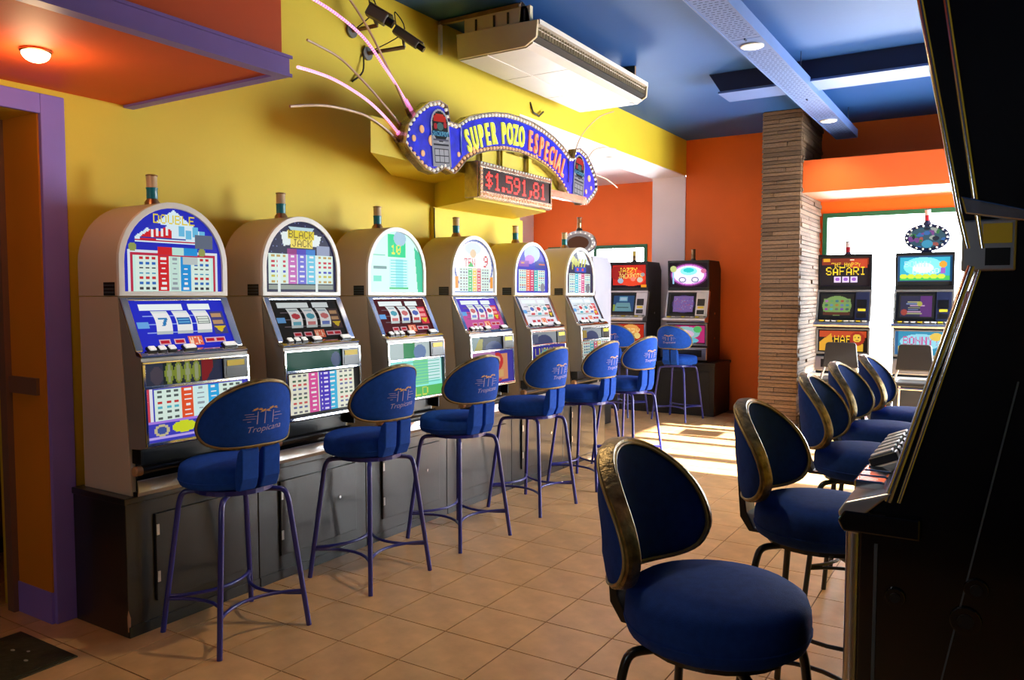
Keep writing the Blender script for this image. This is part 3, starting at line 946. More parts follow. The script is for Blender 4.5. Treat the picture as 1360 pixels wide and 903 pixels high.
def strip_art(i):
    c = Cv(64, 14, (64, 70, 96))
    if i == 0:
        c.rect(0, 0, 14, 14, (70, 80, 120)).ell(9, 8, 5, 6, (120, 110, 130)).rect(14, 0, 30, 14, (44, 60, 60))
        for k in range(4):
            c.ell(19 + k * 7.5, 7, 3.6, 7.5, (206, 220, 90)).ell(19 + k * 7.5, 7, 1.6, 6, (236, 240, 190))
        c.rect(46, 0, 56, 14, (206, 40, 50)).poly([(50, 14), (60, 0), (64, 0), (64, 14)], (60, 70, 120))
    elif i == 1:
        c.rect(0, 0, 64, 14, (40, 120, 96)).ell(58, 8, 6, 6, (120, 140, 190))
    elif i == 2:
        c.rect(0, 0, 64, 14, (226, 246, 240)).rect(22, 0, 40, 14, (60, 170, 110)).ell(48, 9, 10, 7, (130, 160, 210))
    elif i == 3:
        c.rect(0, 0, 18, 14, (190, 226, 220)).poly([(6, 14), (16, 2), (24, 2), (22, 14)], (236, 226, 60)).ell(46, 14, 18, 9, (90, 110, 170))
    else:
        c.rect(0, 0, 64, 14, (206, 216, 220)).ell(30, 14, 24, 11, (70, 90, 150)).rect(0, 2, 16, 12, (220, 190, 90) if i == 5 else (120, 130, 170))
    return c
def belly_art(i):
    W, H = 72, 44
    if i == 0:
        c = Cv(W, H, (60, 60, 196))
        paytable(c, 5, 1, 68, 27, [(236, 86, 40), (214, 244, 246), (40, 170, 230)], 6, seed=7, sym=((90, 96, 100), (90, 96, 100), (206, 50, 50), (80, 180, 200)))
        c.rect(0, 0, 2, 28, (206, 60, 90)).rect(2, 0, 4, 28, (230, 236, 246))
        c.rect(0, 27, 72, 29, (170, 130, 230)).ell(9, 35, 5, 5, (206, 190, 150)).ell(9, 35, 3, 3, (60, 90, 160)).ell(24, 34, 8, 5, (216, 220, 40))
        c.text('10', 40, 27, (250, 236, 120), 1.2).poly([(34, 40), (50, 32), (66, 40)], (220, 40, 60)).rect(0, 40, 72, 42, (190, 170, 246))
    elif i == 1:
        c = Cv(W, H, (16, 16, 18))
        paytable(c, 2, 1, 66, 41, [(226, 80, 160), (90, 60, 196), (50, 180, 222)], 9, seed=8, sym=((110, 110, 120), (70, 110, 90), (206, 80, 80), (100, 110, 160)), paper=(234, 236, 214))
        c.rect(33, 1, 41, 41, (70, 50, 190))
        for r in range(9):
            c.rect(35, 2.5 + r * 4.45, 39, 4.2 + r * 4.45, (230, 220, 250))
    elif i == 2:
        c = Cv(W, H, (150, 240, 230))
        c.rect(30, 0, 50, 30, (130, 226, 160)).rect(50, 0, 68, 26, (214, 246, 246))
        for r in range(8):
            c.rect(8, 2 + r * 3.6, 66, 3 + r * 3.6, (96, 200, 180))
        c.rect(0, 32, 72, 44, (90, 196, 100)).text('WILD', 12, 33, (206, 226, 90), 1.6, 1.4)
        c.rect(69, 0, 72, 44, (20, 60, 60))
    elif i == 3:
        c = Cv(W, H, (60, 50, 180))
        c.rect(4, 4, 62, 40, (240, 160, 110)).ell(44, 14, 10, 12, (226, 40, 40)).ell(44, 12, 5, 5, (250, 190, 160)).rect(36, 26, 54, 36, (246, 190, 120)).rect(0, 0, 40, 6, (206, 130, 190))
        c.rect(40, 38, 50, 42, (206, 40, 80))
    elif i == 4:
        c = Cv(W, H, (40, 36, 170))
        c.ell(30, 14, 14, 8, (90, 190, 190)).text('LUCKY', 6, 3, (236, 220, 70), 1.4, 1.6).rect(4, 24, 66, 40, (80, 70, 210))
    else:
        c = Cv(W, H, (206, 224, 226))
        paytable(c, 2, 2, 70, 40, [(90, 200, 210), (226, 100, 130), (240, 220, 110)], 8, seed=9)
    return c

CHROME_PANEL = 0.2885
def arch(r, zc, zb, n=24):
    return [(r, zb)] + [(r * math.cos(math.pi * k / n), zc + r * math.sin(math.pi * k / n)) for k in range(n + 1)] + [(-r, zb)]
shared = {}
def share(key, maker, parent):
    """first call builds the part, later calls link another object on the same mesh"""
    if key not in shared:
        o = maker()
        o.parent = parent
        shared[key] = o
        return o
    o = shared[key].copy()
    COL.objects.link(o)
    o.parent = parent
    return o

# oriented frames of the door: slanted reel panel and near-vertical belly
A_, B_ = Vector((0, 0.0, 0.895)), Vector((0, -0.125, 0.635))
SV = (B_ - A_).normalized(); SN = Vector((0, SV.z, -SV.y)); SU = Vector((1, 0, 0))
A2 = Vector((0, -0.160, 0.612)); BV = (Vector((0, -0.178, 0.235)) - A2).normalized(); BN = Vector((0, BV.z, -BV.y))

def slot_machine(i, yc, label, strength):
    t = thing('slot_machine', label, 'slot machine', (-3.38, yc, STZ), R(90), 'arched slot machines of the left row')
    share('cabinet', lambda: MB().prism([(0.31, 0.0), (0.31, 0.90), (0.0, 0.90), (-0.062, 0.10), (-0.062, 0.0)], 'x', -0.29, 0.29).build('cabinet', 'beige_metal', bevel=0.003), t)
    share('top_box', lambda: MB().prism(arch(0.29, 1.055, 0.903), 'y', 0.002, 0.31).build('top_box', 'beige_metal', smooth=30), t)
    share('top_rim', lambda: MB().ring_prism(arch(0.2905, 1.055, 0.903), [(x, max(z, 0.924)) for x, z in arch(0.262, 1.055, 0.92)], 'y', -0.016, 0.003).build('top_rim', 'white_rim', smooth=30, bevel=0.002), t)
    art('top_glass', top_art(i), lambda u, v: Vector((-0.265 + 0.53 * u, -0.004, 1.322 - 0.402 * v)), t, 'print_%g' % strength[0])
    share('vent', lambda: MB().box(-0.2915, -0.2895, 0.018, 0.105, 0.905, 0.965).build('vent', 'black_plastic'), t)
    for k in range(3):
        share('vent_slat', lambda: MB().box(-0.2925, -0.2915, 0.02, 0.103, 0.0, 0.006).build('vent_slat', 'stand_grey'), t).location.z = 0.916 + 0.016 * k
    # door shell
    share('door', lambda: MB().prism([(0.0, 0.897), (-0.125, 0.635), (-0.158, 0.628), (-0.160, 0.612), (-0.178, 0.232), (-0.150, 0.222), (-0.055, 0.215), (-0.052, 0.30), (-0.004, 0.88)], 'x', -0.288, 0.288).build('door', 'grey_metal', bevel=0.004), t)
    # chrome surround of the reel panel
    def reel_frame():
        m = MB()
        m.obox(A_, SU, SV, SN, -0.288, -0.252, 0.004, 0.27, 0.001, 0.012).obox(A_, SU, SV, SN, 0.248, 0.288, 0.004, 0.27, 0.001, 0.012)
        m.obox(A_, SU, SV, SN, -0.252, 0.248, 0.004, 0.020, 0.001, 0.012)
        return m.build('reel_frame', 'chrome', bevel=0.003)
    share('reel_frame', reel_frame, t)
    art('reel_glass', reel_art(i), plane_fn(A_, SU, SV, SN, -0.252, 0.248, 0.020, 0.262, 0.003), t, 'print_%g' % strength[1])
    for k in range(3):
        u0 = -0.252 + 0.5 * (0.19 + 0.215 * k)
        def fn(u, v, u0=u0):
            return A_ + SU * (u0 + 0.082 * u) + SV * (0.072 + 0.118 * v) + SN * (0.005 + 0.016 * math.sin(math.pi * v))
        art('reel', reel_strip(i, k), fn, t, 'print_%g' % strength[1])
    # button shelf
    share('button_deck', lambda: MB().prism([(-0.112, 0.662), (-0.125, 0.636), (-0.160, 0.628), (-0.166, 0.636), (-0.150, 0.650)], 'x', -0.288, 0.288).build('button_deck', 'chrome', bevel=0.003), t)
    for k, (u, w) in enumerate(((-0.222, 0.042), (-0.172, 0.042), (-0.122, 0.042), (-0.042, 0.068), (0.178, 0.078))):
        def bt(w=w):
            return MB().box(-w / 2, w / 2, -0.018, 0.018, 0, 0.014).build('button', 'black_plastic', bevel=0.002)
        def bc(w=w):
            return MB().box(-w / 2 + 0.006, w / 2 - 0.006, -0.013, 0.013, 0.014, 0.022).build('button_cap', 'lit_cap', bevel=0.002)
        o = share('button%g' % w, bt, t)
        o.location = (u + w / 2 - 0.02, -0.134, 0.655)
        o.rotation_euler = (R(34), 0, 0)
        share('button_cap%g' % w, bc, o)
    # belly: chrome rails, strip print, coin acceptor, lit glass
    def rails():
        m = MB()
        for v0, v1 in ((0.0, 0.012), (0.108, 0.124), (0.362, 0.378)):
            m.obox(A2, SU, BV, BN, -0.288, 0.288, v0, v1, 0.001, 0.012)
        return m.build('belly_frame', 'chrome', bevel=0.003)
    share('belly_frame', rails, t)
    for u0 in (-0.288, 0.274):
        share('belly_post%g' % u0, lambda: MB().obox(A2, SU, BV, BN, u0, u0 + 0.014, 0.012, 0.362, 0.0012, 0.010).build('belly_post', 'chrome', bevel=0.002), t)
    art('strip_glass', strip_art(i), plane_fn(A2, SU, BV, BN, -0.274, 0.13, 0.012, 0.108, 0.003), t, 'print_%g' % strength[2])
    ca = share('coin_acceptor', lambda: MB().obox(A2, SU, BV, BN, 0.13, 0.274, 0.012, 0.108, 0.001, 0.016).build('coin_acceptor', 'black_plastic', bevel=0.003), t)
    share('coin_label', lambda: MB().obox(A2, SU, BV, BN, 0.15, 0.252, 0.022, 0.050, 0.016, 0.019).build('coin_label', 'label_glint_yellow'), ca)
    share('coin_slot', lambda: MB().obox(A2, SU, BV, BN, 0.145, 0.262, 0.058, 0.098, 0.016, 0.018).build('coin_slot', 'black_plastic'), ca)
    art('belly_glass', belly_art(i), plane_fn(A2, SU, BV, BN, -0.274, 0.274, 0.124, 0.362, 0.003), t, 'print_%g' % strength[3])
    # coin tray with padded armrest
    def tray():
        m = MB().box(-0.282, 0.282, -0.096, -0.064, 0.0, 0.02).box(-0.282, -0.268, -0.130, -0.064, 0.15, 0.215).box(0.268, 0.282, -0.130, -0.064, 0.15, 0.215).box(-0.268, 0.268, -0.068, -0.064, 0.02, 0.215)
        return m.build('coin_tray', 'black_plastic', bevel=0.003)
    tr_ = share('coin_tray', tray, t)
    share('tray_lip', lambda: MB().prism([(-0.098, 0.0), (-0.106, 0.02), (-0.102, 0.075), (-0.096, 0.075), (-0.097, 0.02)], 'x', -0.282, 0.282).build('tray_lip', 'chrome_soft', bevel=0.002), tr_)
    ar = share('armrest', lambda: MB().tube([(-0.255, -0.085, 0.115), (0.282, -0.085, 0.115)], 0.020, 12).build('armrest', 'black_plastic', smooth=40), tr_)
    share('armrest_cap', lambda: MB().tube([(-0.288, -0.085, 0.115), (-0.283, -0.085, 0.115), (-0.2551, -0.085, 0.115)], [0.017, 0.023, 0.023], 12).build('armrest_cap', 'tan_vinyl', smooth=40), ar)
    beacon(t, (0, 0.16, 1.343), 'teal', 'cream_lens', 'bronze')
    return t

def beacon(t, loc, low, high, base, s=1.0):
    key = 'beacon' + low + high
    def mk():
        return MB().lathe([(0.036 * s, -0.004), (0.036 * s, 0.012 * s), (0.024 * s, 0.03 * s), (0.024 * s, 0.034 * s)], 16).build('beacon', base, smooth=40)
    o = share(key, mk, t)
    o.location = loc
    share(key + 'l', lambda: MB().lathe([(0.026 * s, 0.030 * s), (0.026 * s, 0.076 * s), (0.028 * s, 0.080 * s), (0.028 * s, 0.084 * s)], 16).build('lower_lens', low, smooth=40), o)
    share(key + 'h', lambda: MB().lathe([(0.027 * s, 0.0845 * s), (0.0255 * s, 0.088 * s), (0.0255 * s, 0.138 * s)], 16).build('upper_lens', high, smooth=40), o)
    share(key + 'c', lambda: MB().lathe([(0.028 * s, 0.1385 * s), (0.028 * s, 0.144 * s), (0.024 * s, 0.147 * s)], 16).build('beacon_cap', base, smooth=40), o)
    return o

M_Y = [2.362, 3.168, 3.988, 4.87, 5.72, 6.595]
M_L = ['white-rimmed arched slot machine with blue reel panel, beside the purple doorway',
       'arched slot machine with pink, purple and blue pay columns under yellow title',
       'arched slot machine with window glare coloured into its pale green print, third from the doorway',
       'arched slot machine with green, yellow and red pay columns and violet reel panel',
       'arched slot machine with deep blue top glass and coral pay columns',
       'arched slot machine farthest along the left row, dark top glass with yellow rays']
M_S = [(0.8, 0.8, 0.25, 0.8), (0.8, 0.5, 0.25, 0.8), (1.1, 0.8, 0.5, 0.8), (0.8, 0.8, 0.25, 0.5), (0.8, 0.8, 0.25, 0.5), (0.8, 0.8, 0.25, 0.5)]
for i in range(6):
    slot_machine(i, M_Y[i], M_L[i], M_S[i])

# ================================================================== BLACK VIDEO SLOT MACHINES
def video_top(k):
    c = Cv(72, 54, (20, 14, 16))
    if k == 'jazz':
        c.rect(2, 2, 70, 48, (196, 36, 20)).ell(40, 30, 30, 20, (226, 60, 30)).ell(14, 20, 18, 16, (150, 20, 20))
        c.text('JAZZY', 15, 8, (246, 210, 70), 1.3, 1.6).text('JACKPOTS', 14, 21, (246, 210, 120), 1.05, 1.7)
        c.ell(18, 38, 6, 6, (150, 170, 190)).ell(44, 34, 5, 5, (246, 130, 110)).ell(58, 36, 6, 6, (206, 190, 170)).ell(64, 24, 4, 4, (150, 150, 150))
        c.rect(60, 47, 71, 53, (230, 150, 30))
    elif k == 'pink':
        c.ell(36, 26, 36, 26, (90, 30, 90)).ell(36, 26, 33, 23, (206, 110, 200)).ell(36, 26, 29, 20, (240, 232, 255)).ell(36, 18, 16, 9, (150, 246, 246)).ell(36, 16, 10, 5, (40, 200, 200))
        c.ring(24, 37, 7, 6, 0.25, (110, 120, 150)).ring(48, 37, 7, 6, 0.25, (110, 120, 150)).ell(7, 13, 6, 7, (190, 206, 130)).rect(5, 20, 8, 46, (150, 206, 236)).ell(64, 18, 5, 5, (206, 110, 150))
    elif k == 'safari':
        c.rect(2, 2, 70, 14, (130, 40, 20)).rect(44, 4, 68, 20, (190, 60, 30))
        c.text('THE HAPPY', 16, 10, (246, 206, 50), 0.8, 1.1).text('SAFARI', 8, 18, (252, 214, 40), 1.65, 2.2)
        c.rect(4, 2, 14, 8, (226, 160, 30)).ell(46, 5, 3, 1.5, (255, 220, 190))
        for j in range(3):
            c.rect(20 + j * 12, 36, 30 + j * 12, 47, (226, 206, 240)).ell(25 + j * 12, 41, 3.5, 3.5, (150, 90, 190))
    else:
        c = Cv(72, 54, (14, 60, 110))
        c.rect(3, 3, 69, 44, (40, 170, 206)).ell(34, 20, 26, 17, (130, 236, 246)).ell(34, 22, 14, 9, (220, 255, 255))
        c.rect(3, 36, 69, 44, (60, 190, 90))
        for j in range(6):
            c.ell(8 + j * 10, 37, 5, 4.5, (206, 226, 60))
        c.text('BONNY', 9, 10, (180, 236, 246), 1.2, 1.5).text('BINGO', 20, 23, (226, 246, 250), 1.2, 1.3).ell(60, 16, 5, 6, (226, 160, 40)).rect(57, 22, 63, 32, (150, 90, 190))
        c.rect(0, 46, 72, 54, (12, 12, 14))
    return c
def video_screen(k):
    c = Cv(56, 40, (16, 16, 20))
    if k == 'jazz':
        c.rect(4, 3, 54, 37, (44, 90, 140)).poly([(12, 18), (44, 18), (50, 36), (6, 36)], (130, 180, 190)).rect(18, 5, 38, 15, (120, 190, 226)).rect(20, 7, 36, 13, (190, 226, 240)).rect(14, 27, 42, 29, (60, 100, 110)).rect(4, 22, 9, 36, (170, 190, 60))
    elif k == 'pink':
        c.ell(30, 20, 25, 18, (90, 60, 130)).rect(8, 4, 52, 36, (150, 120, 190))
        g = np.random.default_rng(2)
        for j in range(70):
            x, y = g.uniform(9, 50), g.uniform(8, 32)
            c.rect(x, y, x + 2, y + 1, [(226, 110, 130), (120, 90, 190), (190, 190, 230)][j % 3])
    elif k == 'safari':
        c.ell(27, 20, 25, 17, (150, 186, 110)).rect(4, 8, 50, 30, (150, 186, 110)).rect(4, 31, 50, 36, (110, 50, 30))
        g = np.random.default_rng(4)
        for a in range(5):
            for b in range(3):
                c.ell(9 + a * 9, 12 + b * 7, 3, 2.4, tuple(int(v) for v in g.uniform(40, 210, 3)))
    else:
        c.rect(3, 3, 52, 37, (44, 40, 80)).rect(34, 3, 52, 37, (110, 40, 140))
        g = np.random.default_rng(6)
        for j in range(7):
            x = g.uniform(9, 18)
            c.rect(x, 12 + j * 3.2, x + g.uniform(14, 28), 13.6 + j * 3.2, [(206, 206, 150), (150, 170, 220), (220, 180, 220)][j % 3])
        c.ell(33, 16, 4, 4, (206, 200, 90)).ell(9, 30, 5, 5, (190, 70, 60))
    return c
def video_belly(k):
    c = Cv(66, 36, (24, 14, 14))
    if k == 'jazz':
        c.rect(2, 2, 64, 34, (190, 40, 24)).ell(40, 12, 16, 10, (240, 170, 90)).text('JAZZY', 14, 10, (250, 226, 150), 1.5, 2).ell(52, 24, 6, 6, (246, 216, 130))
    elif k == 'pink':
        c.rect(2, 2, 64, 34, (190, 40, 120)).ell(30, 16, 26, 12, (150, 206, 206)).ell(28, 18, 18, 8, (226, 196, 226)).ell(52, 9, 7, 6, (90, 196, 110)).ell(40, 30, 14, 5, (110, 190, 210))
    elif k == 'safari':
        c.rect(2, 2, 64, 12, (206, 70, 30)).text('HAPPY', 22, 9, (252, 214, 40), 1.3, 1.8).poly([(2, 34), (2, 20), (18, 6), (22, 34)], (236, 170, 40)).rect(44, 22, 60, 34, (236, 180, 40))
        c.ell(52, 14, 10, 11, (170, 40, 20)).ell(52, 13, 5.5, 6.5, (246, 206, 60)).rect(49, 11, 50.5, 13, (60, 30, 10)).rect(53.5, 11, 55, 13, (60, 30, 10)).rect(50, 16, 54, 17.5, (120, 50, 20))
    else:
        c = Cv(66, 36, (40, 150, 196))
        c.ell(32, 16, 26, 12, (150, 226, 240)).text('BONNY!', 10, 8, (206, 90, 160), 1.25, 1.8).ell(50, 8, 8, 6, (236, 206, 90)).ell(9, 28, 7, 6, (206, 206, 70)).rect(0, 0, 4, 36, (30, 100, 150))
    return c

VTOP = 1.305
def video_slot(k, loc, label, trim, blower, bhigh, bbase, side='board_black', topper=None, rz=0.0, bevel_mat='black_plastic'):
    t = thing('video_slot_machine', label, 'slot machine', loc, rz, 'black video slot machines')
    W = 0.275
    mb = MB().prism([(0.50, 0.0), (0.50, 1.20), (0.42, VTOP), (0.03, VTOP), (0.055, 0.915), (0.055, 0.62), (-0.02, 0.57), (-0.02, 0.0)], 'x', -W, W)
    mb.build('cabinet', side, t, bevel=0.004)
    # upper glass, tilted
    O, V = Vector((0, 0.03, VTOP)), (Vector((0, 0.052, 0.915)) - Vector((0, 0.03, VTOP))).normalized()
    N = Vector((0, V.z, -V.y))
    m = MB()
    m.obox(O, SU, V, N, -W, W, -0.004, 0.03, 0, 0.03).obox(O, SU, V, N, -W, W, 0.345, 0.388, 0, 0.03).obox(O, SU, V, N, -W, -W + 0.022, 0.03, 0.345, 0, 0.03).obox(O, SU, V, N, W - 0.022, W, 0.03, 0.345, 0, 0.03)
    m.build('upper_bezel', bevel_mat, t, bevel=0.003)
    art('upper_glass', video_top(k), plane_fn(O, SU, V, N, -W + 0.022, W - 0.022, 0.03, 0.345, 0.012), t, 'print_1.1')
    # main screen section
    O = Vector((0, 0.025, 0.905)); V = (Vector((0, -0.055, 0.585)) - O).normalized(); N = Vector((0, V.z, -V.y)); L = 0.33
    MB().obox(O, SU, V, N, -W + 0.01, W - 0.01, 0.006, L - 0.006, -0.06, 0.004).build('screen_bezel', 'black_plastic', t)
    m = MB()
    m.obox(O, SU, V, N, -W - 0.004, W + 0.004, -0.012, 0.010, -0.05, 0.014).obox(O, SU, V, N, -W - 0.004, -W + 0.014, 0.010, L, -0.05, 0.014).obox(O, SU, V, N, W - 0.014, W + 0.004, 0.010, L, -0.05, 0.014)
    m.build('screen_frame', trim, t, bevel=0.003)
    art('screen', video_screen(k), plane_fn(O, SU, V, N, -W + 0.045, W - 0.17, 0.035, L - 0.035, 0.0055), t, 'print_0.5')
    bp = MB().obox(O, SU, V, N, W - 0.155, W - 0.016, 0.012, L - 0.01, 0.004, 0.014).build('bill_panel', 'navy' if trim != 'chrome_soft' else trim, t, bevel=0.003)
    MB().obox(O, SU, V, N, W - 0.135, W - 0.04, 0.10, 0.19, 0.014, 0.02).build('bill_acceptor', 'black_plastic', bp)
    MB().obox(O, SU, V, N, W - 0.125, W - 0.05, 0.20, 0.225, 0.014, 0.024).build('bill_label', 'label_glint_yellow', bp)
    MB().obox(O, SU, V, N, W - 0.135, W - 0.04, 0.245, 0.30, 0.014, 0.018).build('ticket_slot', 'black_plastic', bp)
    # button shelf
    dk = MB().prism([(-0.055, 0.59), (-0.155, 0.565), (-0.165, 0.54), (-0.15, 0.52), (-0.02, 0.51), (-0.02, 0.58)], 'x', -W - 0.008, W + 0.008).build('button_deck', 'chrome_soft', t, bevel=0.004)
    for j in range(8):
        u = -W + 0.05 + j * 0.062
        o = MB().box(u, u + 0.04, -0.135, -0.10, 0.578, 0.590).build('button', 'white_plastic' if j % 3 else 'label_glint_yellow', dk)
    # belly
    O = Vector((0, -0.022, 0.50)); V = Vector((0, 0, -1)); N = Vector((0, -1, 0))
    m = MB()
    m.obox(O, SU, V, N, -W, W, 0.0, 0.016, 0, 0.03).obox(O, SU, V, N, -W, W, 0.262, 0.285, 0, 0.03).obox(O, SU, V, N, -W, -W + 0.02, 0.016, 0.262, 0, 0.03).obox(O, SU, V, N, W - 0.02, W, 0.016, 0.262, 0, 0.03)
    m.build('belly_frame', trim, t, bevel=0.003)
    art('belly_glass', video_belly(k), plane_fn(O, SU, V, N, -W + 0.02, W - 0.02, 0.016, 0.262, 0.006), t, 'print_0.8')
    MB().box(-W, W, -0.06, -0.02, 0.03, 0.19).build('coin_tray', 'chrome_soft', t, bevel=0.006)
    MB().box(-W + 0.06, W - 0.06, -0.064, -0.06, 0.07, 0.16).build('tray_mouth', 'black_plastic', t)
    for zz in (0.62, 0.30):
        MB().disc((W, 0.25, zz), (0, 1, 0), (0, 0, 1), (1, 0, 0), 0.012, 0, 0.006, 12).build('lock', 'chrome', t)
    bz = VTOP
    if topper:
        tp = MB().disc((0, 0.20, VTOP + 0.165), (1, 0, 0), (0, 0, 1), (0, -1, 0), 0.215, -0.03, 0.03, 40, 0.145).build('topper', 'navy' if topper == 'oval' else 'chrome_soft', t, smooth=40, bevel=0.006)
        MB().box(-0.05, 0.05, 0.185, 0.215, VTOP - 0.001, VTOP + 0.03).build('topper_stem', 'navy', t)
        c = Cv(60, 42, (60, 110, 130))
        g = np.random.default_rng(11)
        for j in range(40):
            c.ell(g.uniform(0, 60), g.uniform(0, 42), g.uniform(2, 7), g.uniform(2, 6), [(206, 110, 100), (60, 150, 90), (60, 130, 210), (150, 90, 170), (190, 200, 190), (30, 40, 60)][j % 6])
        c.ell(31, 34, 9, 8, (90, 190, 236))
        if topper == 'mirror':
            c = Cv(60, 42, (170, 160, 160)); c.ell(30, 21, 24, 15, (110, 60, 40))
        c.m = ((c.xx - 30) / 30) ** 2 + ((c.yy - 21) / 21) ** 2 <= 1
        art('topper_print', c, lambda u, v: Vector((-0.175 + 0.35 * u, 0.168, VTOP + 0.275 - 0.22 * v)), tp, 'print_0.5')
        bl = MB()
        for j in range(18):
            th = 2 * math.pi * j / 18
            bl.ball((0.192 * math.cos(th), 0.166, VTOP + 0.165 + 0.124 * math.sin(th)), 0.011)
        tag(bl.build('bulb', 'bulb_white', tp), kind='stuff')
        bz = VTOP + 0.31
    beacon(t, (0, 0.2, bz), blower, bhigh, bbase, 1.05)
    return t

VS = 0.68
def black_stand(x0, x1, y0, y1, z, label, white_top=False):
    t = thing('pedestal_cabinet', label, 'cabinet', ((x0 + x1) / 2, y0, 0), 0, 'black bases of the far machines')
    w = (x1 - x0) / 2
    MB().box(-w, w, 0, y1 - y0, 0, z - 0.035).build('body', 'board_black', t, bevel=0.004)
    MB().box(-w + 0.06, w - 0.06, -0.012, -0.001, 0.09, z - 0.11).build('door', 'board_black', t, bevel=0.003)
    MB().box(-w - 0.015, w + 0.015, -0.03, y1 - y0, z - 0.035, z).build('top_board', 'white_slab' if white_top else 'board_black', t, bevel=0.003)
    return t
MX7, MX8 = -4.32, -3.49
black_stand(-4.70, -3.91, 9.78, 10.44, VS, 'black base cabinet under the red jackpot machine')
black_stand(-3.87, -3.10, 9.78, 10.44, VS, 'black base cabinet against the orange wall under the pink-lit machine')
video_slot('jazz', (MX7, 9.86, VS), 'black video slot machine with red and yellow jazz artwork', 'chrome_soft', 'bronze', 'gold_lens', 'black_plastic')
video_slot('pink', (MX8, 9.86, VS), 'black video slot machine with glowing pink and white oval art by the orange wall', 'chrome_soft', 'bronze', 'bronze', 'black_plastic')
black_stand(-1.83, -1.20, 9.22, 9.95, VS, 'white-topped base under the safari machine', True)
black_stand(-1.06, -0.40, 9.22, 9.95, VS, 'white-topped base under the turquoise machine with oval topper', True)
video_slot('safari', (-1.51, 9.27, VS), 'black video slot machine with yellow safari lettering before the bright window', 'camera_grey', 'red_lens', 'clear_lens', 'navy')
video_slot('bonny', (-0.735, 9.27, VS), 'video slot machine with turquoise screen and oval topper before the bright window', 'camera_grey', 'red_lens', 'clear_lens', 'navy', topper='oval')
# pale machine half hidden behind the end of the left row
black_stand(-4.64, -4.02, 8.05, 8.7, VS, 'black base of the pale machine behind the left row')
video_slot('pink', (-4.27, 8.12, VS), 'pale grey machine with round mirrored topper behind the last arched machine', 'chrome_soft', 'bronze', 'bronze', 'black_plastic', side='pale_panel', topper='mirror', bevel_mat='pale_panel')

# ================================================================== JACKPOT SIGN
XS = -3.20
sg = thing('jackpot_sign', 'blue arched jackpot sign with lettering, bulbs and glowing rods on yellow bulkhead', 'sign', (0, 0, 0))
OUT = [(3.845, 2.485), (3.876, 2.606), (3.973, 2.707), (4.09, 2.785), (4.20, 2.818), (4.285, 2.80), (4.315, 2.70), (4.40, 2.70), (4.532, 2.775), (4.70, 2.83), (4.863, 2.869), (5.03, 2.893), (5.2, 2.90), (5.40, 2.894), (5.577, 2.872),
       (5.75, 2.835), (5.90, 2.785), (6.04, 2.715), (6.10, 2.72), (6.125, 2.80), (6.21, 2.818), (6.33, 2.785), (6.44, 2.707), (6.535, 2.606), (6.56, 2.50), (6.49, 2.43), (6.35, 2.345), (6.25, 2.335), (6.16, 2.385), (6.06, 2.36), (5.98, 2.40),
       (5.90, 2.465), (5.765, 2.535), (5.62, 2.582), (5.435, 2.615), (5.2, 2.628), (4.99, 2.615), (4.80, 2.580), (4.622, 2.531), (4.50, 2.47), (4.42, 2.40), (4.36, 2.36), (4.254, 2.385), (4.16, 2.335), (4.06, 2.348), (3.918, 2.427)]
def inset(poly, d):
    n = len(poly)
    area = sum(poly[i][0] * poly[(i + 1) % n][1] - poly[(i + 1) % n][0] * poly[i][1] for i in range(n))
    sg_ = 1 if area > 0 else -1
    out = []
    for i in range(n):
        a, b, c = Vector(poly[i - 1]), Vector(poly[i]), Vector(poly[(i + 1) % n])
        e1, e2 = (b - a).normalized(), (c - b).normalized()
        nn = (Vector((-e1.y, e1.x)) + Vector((-e2.y, e2.x)))
        nn = nn.normalized() * sg_
        out.append(tuple(b + nn * d))
    return out
MB().prism(OUT, 'x', XS - 0.05, XS).build('sign_board', 'sign_gold', sg)
MB().prism(inset(OUT, 0.034), 'x', XS + 0.001, XS + 0.008).build('blue_face', 'sign_blue', sg)
MB().ring_prism(OUT, inset(OUT, 0.007), 'x', XS - 0.054, XS + 0.022).build('border_rim', 'sign_gold', sg)
bl, bw = MB(), MB()
path = inset(OUT, 0.020)
acc = 0.0
for i in range(len(path)):
    a, b = Vector(path[i]), Vector(path[(i + 1) % len(path)])
    L = (b - a).length
    while acc < L:
        p = a + (b - a) * (acc / L)
        warm = 30 <= i <= 40 or (i >= 44)
        (bw if warm else bl).ball((XS + 0.012, p.x, p.y), 0.0115)
        acc += 0.044
    acc -= L
tag(bl.build('bulb', 'bulb_white', sg), kind='stuff')
tag(bw.build('bulb', 'bulb_warm', sg), kind='stuff')
# lettering along the arch
RA, YC_, ZA = 1.71, 5.215, 2.755
txt = 'SUPER POZO ESPECIAL'
adv = {'I': 0.046, ' ': 0.05}
widths = [adv.get(ch, 0.085) for ch in txt]
tot = sum(widths)
s0 = -tot / 2
for ch, w in zip(txt, widths):
    s = s0 + w / 2
    s0 += w
    if ch == ' ':
        continue
    vs, fs = text_mesh(ch, 0.215, 0.006, 0.004)
    ph = s / RA
    col = 'letter_lime' if s < 0.02 else 'letter_orange'
    mb = MB()
    pv = []
    for x, y, zz in vs:
        x, y = x * 0.47, y - 0.075
        xx = x * math.cos(ph) + y * math.sin(ph)
        yy = -x * math.sin(ph) + y * math.cos(ph)
        pv.append((XS + 0.016 + zz, YC_ + RA * math.sin(ph) + xx, ZA - RA + RA * math.cos(ph) + yy))
    mb.add(pv, fs)
    mb.build('letter', col, sg)
